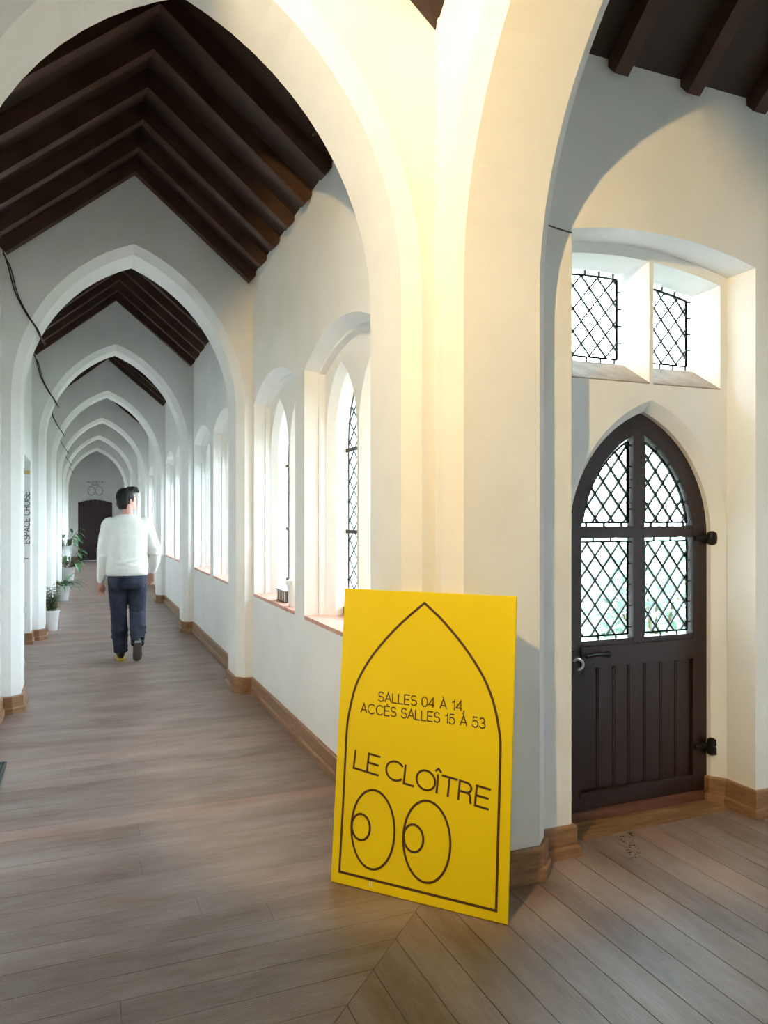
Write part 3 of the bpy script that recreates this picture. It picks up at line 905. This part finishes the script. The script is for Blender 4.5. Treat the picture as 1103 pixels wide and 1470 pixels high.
# ------------------------------------------------------------------ the yellow sign leaning on the corner pier
def yellow_sign():
    W_, H_ = .728, 1.167
    BLp, BRp = Vector((.915, 2.842)), Vector((1.401, 2.300))
    u = (BRp - BLp).normalized(); n = Vector((-u.y, u.x))
    if n.x < 0: n = -n
    lean = math.asin(.116 / H_)
    X = Vector((u.x, u.y, 0)); Zv = Vector((n.x * math.sin(lean), n.y * math.sin(lean), math.cos(lean)))
    Yv = Zv.cross(X)            # points away from the viewer
    b = MB()
    T = .012
    c = .002
    fr = lambda i: [(i, i), (W_ - i, i), (W_ - i, H_ - i), (i, H_ - i)]
    mp = lambda s, z, dd: (s, dd, z)
    b.loft([[mp(s, z, dd) for s, z in fr(i)] for i, dd in ((c, 0), (0, c), (0, T - c), (c, T))], closed=True, caps=True)
    o = b.obj('sign_board', 'yellow', label='yellow LE CLOÎTRE sign board leaning on the corner pier', category='sign')
    o.matrix_world = Matrix(((X.x, Yv.x, Zv.x, BLp.x), (X.y, Yv.y, Zv.y, BLp.y), (X.z, Yv.z, Zv.z, .002), (0, 0, 0, 1)))
    pm = lambda s, z: (s, -.0008, z)
    # pointed arch outline
    L = [(.0375, .0455), (.0400, .30), (.0405, .572), (.0470, .660), (.0690, .765), (.1010, .838), (.1380, .897), (.1850, .957), (.2360, 1.013), (.2960, 1.070), (.3600, 1.124)]
    R_ = [(.4290, 1.070), (.4880, 1.013), (.5390, .957), (.5860, .897), (.6230, .838), (.6540, .765), (.6770, .672), (.6840, .590), (.6845, .30), (.6850, .0395)]
    def smooth(P, lo, hi, k=4):
        """Catmull-Rom through the curved stretch"""
        out = list(P[:lo + 1])
        for i in range(lo, hi):
            p0, p1, p2, p3 = P[max(i - 1, 0)], P[i], P[i + 1], P[min(i + 2, len(P) - 1)]
            for j in range(1, k + 1):
                t = j / k
                out.append(tuple(.5 * (2 * p1[a] + (p2[a] - p0[a]) * t + (2 * p0[a] - 5 * p1[a] + 4 * p2[a] - p3[a]) * t * t + (3 * p1[a] - p0[a] - 3 * p2[a] + p3[a]) * t ** 3) for a in (0, 1)))
        return out + list(P[hi + 1:])
    b = MB(); b.ribbon(smooth(L, 2, 10) + smooth(R_, 0, 7), .0098, closed=True, mp=pm); b.obj('arch_outline', 'ink', o)
    for (cx_, cz, rx, rz_), (sx_, sz, sr) in (((.177, .2325, .0945, .150), (.1245, .2325, .0405)), ((.4055, .229, .0965, .149), (.3515, .231, .0410))):
        b = MB(); b.ribbon(arc(cx_, cz, rx, rz_, 0, 360, 56)[:-1], .0092, closed=True, mp=pm); b.obj('large_oval', 'ink', o)
        b = MB(); b.ribbon(arc(sx_, sz, sr, sr * 1.23, 0, 360, 40)[:-1], .0092, closed=True, mp=pm); b.obj('small_oval', 'ink', o)
    b = MB()
    h = .0365
    for t, x0, x1, z in (('SALLES 04 À 14,', .177, .540, .7275), ('ACCÈS SALLES 15 À 53', .101, .622, .6745)):
        wd = text_width(t, h, .14)
        write(b, t, x0, z, h, .0047, pm, gap=.14, xs=(x1 - x0) / wd)
    b.obj('rooms_lettering', 'ink', o)
    b = MB()
    hh = .0715
    sl_, w_ = -.1200, .0084
    bz = .4545 - sl_ * .0795
    for ch, x0, wd in (('L', .0800, .055), ('E', .1405, .052), ('C', .222, .075), ('L', .302, .044), ('O', .3525, .077), ('Î', .4385, None), ('T', .4525, .064), ('R', .5265, .050), ('E', .5925, .054)):
        gw = G[ch][0]
        write(b, ch, x0, bz - sl_ * 0, hh, w_, pm, slope=sl_, lean=.06, xs=(wd / (gw * hh)) if wd else .95)
    b.obj('title_lettering', 'ink', o)
    b = MB()
    for x in (.172, .181):
        b.ribbon([(x, .016), (x + .001, .034)], .0035, mp=pm)
    b.obj('chipped_edge', 'pot', o)
yellow_sign()

# ------------------------------------------------------------------ walking man
def rings_tube(b, secs, n=16, cap=True, sq=1.0):
    """secs: (centre, rx, ry[, side axis, other axis])"""
    loops = []
    for s in secs:
        c, rx, ry = Vector(s[0]), s[1], s[2]
        a = Vector(s[3]).normalized() if len(s) > 3 else Vector((1, 0, 0))
        q = Vector(s[4]).normalized() if len(s) > 4 else Vector((0, 1, 0))
        e = lambda v: math.copysign(abs(v) ** sq, v)
        loops.append([tuple(c + a * rx * e(math.cos(2 * PI * k / n)) + q * ry * e(math.sin(2 * PI * k / n))) for k in range(n)])
    b.loft(loops, closed=True, caps=cap)
def limb(b, pts, n=12):
    """pts: (x, y, z, r) tapered round limb with rounded ends"""
    P = [Vector(p[:3]) for p in pts]; R_ = [p[3] for p in pts]
    t0 = (P[0] - P[1]).normalized(); t1 = (P[-1] - P[-2]).normalized()
    P2 = [P[0] + t0 * R_[0] * .85, P[0] + t0 * R_[0] * .5] + P + [P[-1] + t1 * R_[-1] * .5, P[-1] + t1 * R_[-1] * .85]
    R2 = [R_[0] * .35, R_[0] * .8] + R_ + [R_[-1] * .8, R_[-1] * .35]
    b.tube(P2, R2, n)
def ball(b, c, rx, ry, rz_, rot=None, n=14, m=10):
    rings = []
    for i in range(1, m):
        t = PI * i / m
        ring = []
        for k in range(n):
            a = 2 * PI * k / n
            p = Vector((rx * math.sin(t) * math.cos(a), ry * math.sin(t) * math.sin(a), rz_ * math.cos(t)))
            if rot: p = rot @ p
            ring.append(tuple(Vector(c) + p))
        rings.append(ring)
    b.loft(rings, closed=True, caps=True)
def fuse(b, name, m, parent, voxel=.008, smooth=6, **props):
    """overlapping closed shapes fused into one continuous skin"""
    o = b.obj(name, m, None)
    r = o.modifiers.new('r', 'REMESH'); r.mode = 'VOXEL'; r.voxel_size = voxel
    s = o.modifiers.new('s', 'SMOOTH'); s.factor = .5; s.iterations = smooth
    dg = bpy.context.evaluated_depsgraph_get()
    me = bpy.data.meshes.new_from_object(o.evaluated_get(dg))
    o.modifiers.clear()
    old = o.data; o.data = me; bpy.data.meshes.remove(old)
    for p in me.polygons: p.use_smooth = True
    me.name = name
    if parent: o.parent = parent
    for k, v in props.items(): o[k] = v
    return o

def man():
    root = empty('person', (.415, 8.12, 0), label='person in cream sweater and dark jeans walking away down the corridor', category='person')
    hr = Matrix.Rotation(math.radians(-58), 3, 'Z') @ Matrix.Rotation(math.radians(6), 3, 'X')     # head turned to the right
    hc = Vector((.0, .035, 1.645))
    # --- body: one continuous surface
    b = MB()
    H = lambda x, y, z: tuple(hc + hr @ Vector((x, y, z)))
    ball(b, hc + hr @ Vector((0, -.005, .020)), .074, .092, .098, hr)
    ball(b, hc + hr @ Vector((0, .022, -.040)), .060, .068, .072, hr)
    ball(b, hc + hr @ Vector((0, .052, -.085)), .034, .034, .026, hr)                                # chin
    b.tube([H(0, .082, .020), H(0, .100, -.012), H(0, .108, -.026), H(0, .090, -.036)], [.008, .011, .014, .011], 8)   # nose
    ball(b, H(0, .083, -.058), .024, .012, .006, hr); ball(b, H(0, .082, -.068), .021, .012, .006, hr)                   # lips
    ball(b, H(0, .076, .030), .055, .018, .010, hr)                                                                      # brow
    for s in (-1, 1): ball(b, H(s * .077, -.012, -.012), .010, .020, .032, hr)                                          # ears
    rings_tube(b, [((0, .012, 1.44), .075, .065), ((0, .014, 1.48), .060, .058), ((0, .022, 1.54), .053, .055), ((0, .030, 1.60), .052, .055)])
    rings_tube(b, [((0, 0, .80), .150, .10), ((0, 0, .92), .160, .108), ((0, .0, 1.05), .148, .098), ((0, .005, 1.20), .165, .105), ((0, .005, 1.34), .178, .105), ((0, .005, 1.43), .140, .085), ((0, .01, 1.47), .08, .065)])
    la = [(-.165, .0, 1.395, .060), (-.205, -.005, 1.27, .050), (-.232, -.020, 1.115, .040), (-.245, .0, .96, .034), (-.255, .030, .825, .026)]
    ra = [(.165, .0, 1.395, .060), (.218, -.025, 1.27, .050), (.272, -.055, 1.125, .040), (.276, .030, 1.01, .035), (.262, .115, .905, .026)]
    limb(b, la); limb(b, ra)
    ll = [(-.090, .01, .86, .092), (-.088, .03, .66, .078), (-.080, .05, .46, .058), (-.072, .035, .30, .056), (-.062, .005, .10, .038)]
    rl_ = [(.092, .0, .86, .092), (.098, .02, .66, .078), (.102, .03, .475, .058), (.098, -.09, .335, .055), (.088, -.205, .185, .038)]
    limb(b, ll); limb(b, rl_)
    # feet inside the shoes
    limb(b, [(-.062, .0, .075, .036), (-.066, .10, .05, .034), (-.068, .16, .042, .028)])
    limb(b, [(.088, -.195, .200, .032), (.086, -.150, .130, .030), (.085, -.118, .075, .020)])
    # hands: palm, four fingers and a thumb each
    def hand(w, down, fwd, out, curl):
        w = Vector(w); d = Vector(down).normalized(); f = Vector(fwd).normalized(); o_ = Vector(out).normalized()
        # palm flat: width along f, thickness along o_
        rings_tube(b, [(w, .026, .018, f, o_), (w + d * .03, .034, .018, f, o_), (w + d * .065, .040, .016, f, o_), (w + d * .09, .038, .013, f, o_)], 10)
        for i, (off, ln) in enumerate(((.037, .066), (.0125, .074), (-.0125, .068), (-.036, .054))):
            p = w + d * .082 + f * off
            pts = [tuple(p) + (.0085,)]
            dirn = d.copy()
            for j in range(3):
                q = Quaternion(f, curl * (.5 + .25 * j) * (1 + .12 * i))
                dirn = q @ dirn
                p = p + dirn * ln * (.42, .33, .25)[j]
                pts.append(tuple(p) + ((.0082, .0078, .007)[j],))
            limb(b, pts, 8)
        p = w + d * .025 + f * .026
        limb(b, [tuple(p) + (.013,), tuple(p + d * .028 + f * .022 - o_ * .008 * 0) + (.0115,), tuple(p + d * .058 + f * .026) + (.0095,)], 8)
    hand((-.257, .034, .800), (-.02, .10, -1), (.80, .60, .05), (.60, -.80, 0), -.35)
    hand((.256, .120, .885), (-.10, .35, -.95), (-.75, .62, .3), (-.62, -.75, 0), .40)
    body = fuse(b, 'body', 'skin', root, .0048, 4)
    # --- hair
    b = MB()
    ball(b, hc + hr @ Vector((0, -.020, .034)), .086, .098, .100, hr)
    ball(b, hc + hr @ Vector((0, .030, .088)), .070, .075, .044, hr)
    ball(b, hc + hr @ Vector((0, -.070, -.030)), .064, .040, .060, hr)
    for s in (-1, 1): ball(b, hc + hr @ Vector((s * .070, .008, .020)), .016, .030, .045, hr)
    for k in range(9):
        a = -1.0 + k * .25
        b.tube([H(.05 * math.sin(a), .05, .115), H(.062 * math.sin(a), .088, .112), H(.066 * math.sin(a), .108, .092 - .012 * (k % 3))], [.026, .02, .009], 8)
    for k in range(7):
        a = (k - 3) * .3
        b.tube([H(.075 * math.sin(a), -.085 * math.cos(a), .0), H(.066 * math.sin(a), -.098 * math.cos(a), -.05), H(.058 * math.sin(a), -.088 * math.cos(a), -.088)], [.024, .020, .007], 8)
    fuse(b, 'hair', 'hair', root, .006, 3)
    # --- sweater
    b = MB()
    rings_tube(b, [((.0, .0, .868), .190, .128), ((0, -.004, .895), .205, .140), ((0, -.008, .94), .208, .146), ((0, -.01, 1.04), .204, .140), ((0, -.008, 1.16), .216, .138), ((0, -.006, 1.26), .232, .134),
                   ((0, -.004, 1.33), .238, .126), ((0, 0, 1.39), .222, .112), ((0, .004, 1.435), .188, .100), ((0, .010, 1.475), .122, .084), ((0, .012, 1.497), .078, .072)], 24, sq=.82)
    grow = lambda L, add: [(x, y, z, r + a_) for (x, y, z, r), a_ in zip(L, add)]
    limb(b, grow(la, (.024, .024, .024, .018, .014)), 14)
    limb(b, grow(ra, (.024, .024, .024, .020, .014)), 14)
    ball(b, (-.165, 0, 1.375), .095, .085, .075); ball(b, (.165, 0, 1.375), .095, .085, .075)
    # ribbed hem, cuffs, folds at the waist
    rings_tube(b, [((0, -.002, .868), .200, .136), ((0, -.004, .90), .203, .139)], 20)
    for z, s in ((.96, 1), (.985, -1), (1.02, 1)):
        b.tube([(s * .205 * math.cos(t), -.008 - .142 * math.sin(t), z + .03 * math.sin(2 * t)) for t in [math.radians(a) for a in range(20, 161, 14)]], .014, 6)
    for L in (la, ra):
        e = Vector(L[2][:3])
        for k in (-.03, .0, .035):
            b.tube([e + Vector((.056 * math.cos(t), .056 * math.sin(t), k + .012 * math.sin(t))) for t in [math.radians(a) for a in range(0, 361, 30)]], .011, 6)
    fuse(b, 'sweater', 'knit', root, .0075, 12)
    # --- jeans
    b = MB()
    rings_tube(b, [((0, .0, .935), .172, .118), ((0, -.006, .87), .182, .130), ((0, -.010, .80), .188, .136), ((0, -.005, .74), .175, .120)], 18)
    lj = grow(ll, (.012, .016, .022, .026, .034)); rj = grow(rl_, (.012, .016, .022, .026, .032))
    lj[-1] = (-.062, .006, .075, .066); rj[-1] = (.088, -.205, .175, .062)
    for L in (lj, rj):
        P = [Vector(p[:3]) for p in L]
        b.tube(P, [p[3] for p in L], 16)
        for i, f in ((2, -.05), (2, .0), (2, .05), (3, .0), (3, -.06), (4, .035), (4, .075)):
            c = P[i] + Vector((0, 0, f)); r = L[i][3] * .97
            b.tube([c + Vector((r * math.cos(t), r * math.sin(t), .018 * math.sin(2 * t + i))) for t in [math.radians(a) for a in range(180, 361, 20)]], .010, 6)
    ball(b, (-.085, -.045, .80), .088, .085, .10); ball(b, (.09, -.045, .80), .088, .085, .10)
    fuse(b, 'jeans', 'denim', root, .0075, 4)
    # --- shoes
    def shoe(org, rx, name, sole):
        R3 = Matrix.Rotation(rx, 3, 'X')
        T_ = lambda x, y, z: tuple(Vector(org) + R3 @ Vector((x, y, z)))
        b = MB()
        rings_tube(b, [(T_(0, -.062, .052), .020, .030, (1, 0, 0), R3 @ Vector((0, 0, 1))), (T_(0, -.050, .056), .034, .036, (1, 0, 0), R3 @ Vector((0, 0, 1))), (T_(0, .0, .060), .040, .042, (1, 0, 0), R3 @ Vector((0, 0, 1))),
                       (T_(.002, .07, .050), .044, .034, (1, 0, 0), R3 @ Vector((0, 0, 1))), (T_(.004, .14, .040), .046, .024, (1, 0, 0), R3 @ Vector((0, 0, 1))), (T_(.002, .19, .034), .036, .018, (1, 0, 0), R3 @ Vector((0, 0, 1))), (T_(0, .208, .030), .018, .010, (1, 0, 0), R3 @ Vector((0, 0, 1)))], 14)
        b.tube([T_(0, -.01, .07), T_(0, -.015, .12)], [.044, .042], 12)
        s_ = b.obj(name, 'shoe', root, smooth=True)
        b = MB()
        out = [(-.030, -.070), (.030, -.070), (.040, -.02), (.040, .05), (.049, .12), (.044, .18), (.018, .214), (-.016, .212), (-.040, .18), (-.044, .12), (-.038, .05), (-.038, -.02)]
        b.loft([[T_(x * .96, y, .0) for x, y in out], [T_(x, y, .006) for x, y in out], [T_(x, y, .026) for x, y in out]], closed=True, caps=True)
        b.obj('sole', sole, s_)
    shoe((-.064, .0, .002), 0.0, 'left_shoe', 'sole_yellow')
    shoe((.087, -.245, .160), math.radians(-50), 'right_shoe', 'sole_grey')
man()

# ------------------------------------------------------------------ potted plants along the left wall
def leaf_quad(b, base, d, L, w, droop, n=4):
    d = Vector(d).normalized(); side = d.cross(Vector((0, 0, 1)))
    if side.length < .1: side = Vector((1, 0, 0))
    side.normalize()
    ptsL, ptsR, ptsC = [], [], []
    p = Vector(base); dd = d.copy()
    for i in range(n + 1):
        t = i / n
        ww = w * math.sin(PI * min(1, .08 + .92 * t)) ** .7 if t < 1 else 0
        up = side.cross(dd).normalized()
        ptsL.append(p + side * ww / 2 + up * ww * .15); ptsR.append(p - side * ww / 2 + up * ww * .15); ptsC.append(p.copy())
        dd = (dd + Vector((0, 0, -droop / n))).normalized()
        p = p + dd * L / n
    o = len(b.v)
    for i in range(n + 1):
        b.v += [tuple(ptsL[i]), tuple(ptsC[i]), tuple(ptsR[i])]
    for i in range(n):
        for k in (0, 1):
            q = o + i * 3 + k
            b.f.append((q, q + 1, q + 4, q + 3))
def pot_plant(loc, r, h, label, kind, seed, stick=False, saucer=True):
    rnd = random.Random(seed)
    t = empty('potted_plant', loc, label=label, category='plant', group='potted plants along the left wall')
    b = MB()
    b.lathe([(r * .70, 0), (r * .74, .008), (r * .97, h * .9), (r * 1.02, h * .91), (r * 1.02, h), (r * .94, h), (r * .92, h * .92)], (0, 0, 0), 24); b.obj('pot', 'pot', t, smooth=False)
    b = MB(); b.lathe([(r * .3, h * .90), (r * .93, h * .91), (r * .5, h * .935)], (0, 0, 0), 16); b.obj('soil', 'soil', t)
    sb_, lb = MB(), MB()
    if kind == 'small':
        for i in range(20):
            a = rnd.uniform(0, 6.28); rr = rnd.uniform(.02, r * .75)
            p = Vector((rr * math.cos(a), rr * math.sin(a), h * .92)); q = p + Vector((rnd.uniform(-.07, .07), rnd.uniform(-.07, .07), rnd.uniform(.18, .37)))
            mid = (p + q) / 2 + Vector((rnd.uniform(-.02, .02), rnd.uniform(-.02, .02), 0))
            sb_.tube([p, mid, q], [.004, .003, .002], 5)
            for k in range(15):
                u_ = .12 + .88 * k / 14; s = p.lerp(mid, u_ * 2) if u_ < .5 else mid.lerp(q, u_ * 2 - 1)
                aa = rnd.uniform(0, 6.28); leaf_quad(lb, s, (math.cos(aa), math.sin(aa), rnd.uniform(-.1, .6)), rnd.uniform(.045, .07), rnd.uniform(.022, .032), .5, 3)
    elif kind == 'frond':
        for i in range(26):
            a = rnd.uniform(0, 6.28); leaf_quad(lb, (.03 * math.cos(a), .03 * math.sin(a), h * .92), (math.cos(a) * .8, math.sin(a) * .8, rnd.uniform(.7, 1.8)), rnd.uniform(.28, .50), rnd.uniform(.030, .05), rnd.uniform(1.2, 2.4), 6)
        sb_.tube([(0, 0, h * .9), (0, 0, h + .02)], .02, 6)
    else:
        for i in range(34):
            a = rnd.uniform(0, 6.28); el_ = rnd.uniform(.1, 1.6); L = rnd.uniform(.15, .42)
            p = Vector((.03 * math.cos(a), .03 * math.sin(a), h * .92)); q = p + Vector((math.cos(a) * L * .75, math.sin(a) * L * .75, L * el_ * .8))
            sb_.tube([p, (p + q) / 2 + Vector((0, 0, .04)), q], [.005, .004, .003], 5)
            leaf_quad(lb, q, (math.cos(a), math.sin(a), rnd.uniform(-.6, .2)), rnd.uniform(.16, .26), rnd.uniform(.07, .12), 1.1, 4)
    lim = XL + .035 - loc[0]
    for q in (sb_, lb): q.v = [(max(p[0], lim), p[1], p[2]) for p in q.v]
    sb_.obj('stem', 'stem', t)
    lb.obj('foliage', {'small': 'leaf_variegated', 'frond': 'leaf_pale', 'broad': 'leaf'}[kind], t, kind='stuff')
    if stick:
        b = MB(); b.tube([(.03, .02, h * .9), (.10, .0, h + .62)], .008, 6); b.obj('cane', 'white_paint', t)
    return t
pot_plant((-.398, 10.60, 0), .105, .265, 'white pot with small variegated leaves, nearest plant on the left', 'small', 3)
pot_plant((-.345, 14.35, 0), .115, .27, 'white pot with long pale arching fronds, second plant along the left wall', 'frond', 5)
pot_plant((-.335, 18.3, 0), .15, .36, 'white pot with drooping broad dark leaves, third plant along the left wall', 'broad', 8, stick=True)
pot_plant((-.42, 19.55, 0), .13, .80, 'tall white planter with broad leaves behind the third plant by the left wall', 'broad', 11)

# ------------------------------------------------------------------ things on the sills of the first windows
def sill_pot(y, x, label):
    t = empty('sill_pot', (x, y, W_SILL + .004), label=label, category='pot')
    b = MB(); b.lathe([(.046, 0), (.050, .004), (.062, .155), (.068, .156), (.068, .185), (.060, .185), (.058, .16)], (0, 0, 0), 20); b.obj('pot', 'pot', t)
    b = MB(); b.lathe([(.01, .165), (.058, .166), (.02, .172)], (0, 0, 0), 12); b.obj('soil', 'soil', t)
    rnd = random.Random(int(y * 10)); lb = MB()
    for i in range(9):
        a = rnd.uniform(0, 6.28); leaf_quad(lb, (0, 0, .17), (math.cos(a), math.sin(a), 1), rnd.uniform(.05, .09), .018, 1.4, 3)
    lb.obj('foliage', 'leaf_pale', t, kind='stuff')
sill_pot(5.10, 1.385, 'small white pot on the tiled sill of the second window')
t = empty('striped_crate', (1.400, 5.46, W_SILL + .004), label='low dark slatted crate behind the white pot on the second sill', category='crate')
b = MB(); b.box(-.03, -.022, -.13, .13, 0, .085); b.box(.022, .03, -.13, .13, 0, .085); b.box(-.03, .03, -.13, .13, 0, .008); b.obj('crate_body', 'box', t)
for i in range(5):
    b = MB(); b.box(-.0345, -.0305, -.11 + i * .055 - .008, -.11 + i * .055 + .008, .006, .080); b.obj('slat', 'pot', t)
b = MB(); b.box(-.04, .04, -.14, .14, .085, .093); b.obj('lid', 'white_paint', t)

# ------------------------------------------------------------------ cable along the left side
b = MB()
for rr, off in ((.0055, 0), (.0045, .018)):
    pts = []
    for k, y in enumerate(GABLES):
        o = off if k < 2 else off * .5
        pts += [(XL + .025, y - .12, 3.40 - o), (XL + .05 + o, y - .025, 3.33 - o), (-.475 + o, y - .020, 3.14 - o), (-.400 + o, y - .018, 2.985 - o), (-.345 + o, y + .004, 2.905 - o),
                (-.318 + o, y + .075, 2.855 - o), (-.308 + o, y + TH - .075, 2.870 - o), (-.345 + o, y + TH + .010, 2.925 - o), (-.43 + o, y + TH + .03, 3.06 - o), (XL + .04, y + TH + .06, 3.33 - o), (XL + .025, y + TH + .5, 3.40 - o)]
    sm = []
    for i in range(len(pts) - 1):
        p0, p1, p2, p3 = [Vector(pts[min(max(q, 0), len(pts) - 1)]) for q in (i - 1, i, i + 1, i + 2)]
        for j in range(4):
            t = j / 4
            sm.append(.5 * (2 * p1 + (p2 - p0) * t + (2 * p0 - 5 * p1 + 4 * p2 - p3) * t * t + (3 * p1 - p0 - 3 * p2 + p3) * t ** 3) if max((p2 - p1).length, (p3 - p2).length, (p1 - p0).length) < 1 else p1.lerp(p2, t))
    b.tube(sm + [pts[-1]], rr, 6)
b.obj('cable', 'cable', label='black cables looping from arch to arch along the left side', category='cable')
b = MB()
b.box(XL, XL + .025, 6.93, 6.98, 2.69, 2.77); b.tube([(XL + .02, 6.95, 2.76), (XL + .08, 6.95, 2.78), (XL + .085, 6.95, 2.70)], .012, 6)
b.obj('wall_bracket', 'iron', label='small black bracket on the left wall under the cable', category='bracket')
# thin wire across the corner of the door wall
b = MB(); b.tube([(xf + TH - .02, YB - .075, 2.705), (1.80, YB - .012, 2.70), (1.875, YB - .006, 2.692), (1.953, YB - .006, 2.684)], .003, 5)
b.obj('wire', 'cable', label='thin grey wire running to the recess over the dark door', category='wire')
# cable in the angle of the crossing
b = MB(); b.tube([(XR - .012, YB - .018, z) for z in (2.70, 3.0, 3.3)] + [(XR - .012, YB - .035, 3.42), (XR - .012, YB - .10, 3.56)], .005, 5)
b.obj('corner_cable', 'plaster', label='thin painted cable in the corner above the yellow sign', category='cable')
# muddy print on the planks before the door
b = MB(); rnd = random.Random(4)
for i in range(70):
    t_ = rnd.random(); sd = rnd.choice((-1, 1))
    px, py = 2.315 - .12 * t_ + sd * (.028 + .012 * math.sin(t_ * 9)) + rnd.gauss(0, .007), 2.775 - .21 * t_ + sd * .012 + rnd.gauss(0, .007)
    if t_ > .78: px += -sd * rnd.random() * .03
    r_ = rnd.uniform(.002, .0055)
    b.add([(px + r_ * math.cos(a) * rnd.uniform(.6, 1.2), py + r_ * math.sin(a) * rnd.uniform(.6, 1.2), .0006) for a in (0, 1.2, 2.4, 3.6, 4.8)], [(0, 1, 2, 3, 4)])
b.obj('muddy_footprint', 'soil', label='dark muddy shoe print on the planks before the dark door', category='footprint')
# floor grille at the left edge
t = empty('floor_grille', (-.50, 4.72, 0), label='dark green iron floor grille at the left wall', category='grille')
b = MB(); b.box(-.075, -.065, -.22, .22, 0, .012); b.box(.065, .075, -.22, .22, 0, .012); b.box(-.075, .075, -.22, -.21, 0, .012); b.box(-.075, .075, .21, .22, 0, .012); b.obj('frame', 'green_iron', t)
for i in range(6):
    b = MB(); x0 = -.053 + i * .0212; b.box(x0 - .004, x0 + .004, -.21, .21, 0, .010); b.obj('bar', 'green_iron', t)
# ------------------------------------------------------------------ the garden outside
b = MB(); b.box(-20, 45, -20, 60, -.45, -.30)
b.obj('ground', 'lawn', label='lawn of the cloister garden', category='lawn', **ST)
def shrub(x, y, r, h, seed, label):
    rnd = random.Random(seed)
    t = empty('garden_shrub', (x, y, -.30), label=label, category='shrub', group='shrubs in the cloister garden')
    b = MB()
    for i in range(5):
        a = rnd.uniform(0, 6.28); b.tube([(0, 0, 0), (r * .3 * math.cos(a), r * .3 * math.sin(a), h * .4), (r * .6 * math.cos(a), r * .6 * math.sin(a), h * .8)], [.03, .02, .01], 5)
    b.obj('stem', 'stem', t)
    b = MB()
    for i in range(900):
        v = Vector((rnd.gauss(0, 1), rnd.gauss(0, 1), rnd.gauss(0, 1))).normalized() * rnd.uniform(.55, 1) 
        p = Vector((v.x * r, v.y * r, h * .55 + v.z * h * .5))
        leaf_quad(b, p, (v.x + rnd.uniform(-.5, .5), v.y + rnd.uniform(-.5, .5), v.z + rnd.uniform(-.5, .5)), rnd.uniform(.10, .18), rnd.uniform(.06, .10), .5, 2)
    b.obj('foliage', 'leaf_overexposed', t, kind='stuff')
for i, (x, y, r, h, lab) in enumerate([(3.5, 6.2, .8, 1.5, 'leafy green shrub behind the left panes of the dark door'), (5.4, 6.0, .75, 1.2, 'low leafy shrub behind the right panes of the dark door'),
                                  (4.6, 8.6, 1.0, 1.8, 'tall leafy shrub farther back in the garden behind the dark door'), (7.2, 8.0, 1.0, 1.6, 'wide leafy shrub at the right of the garden behind the dark door')]):
    shrub(x, y, r, h, 20 + i, lab)
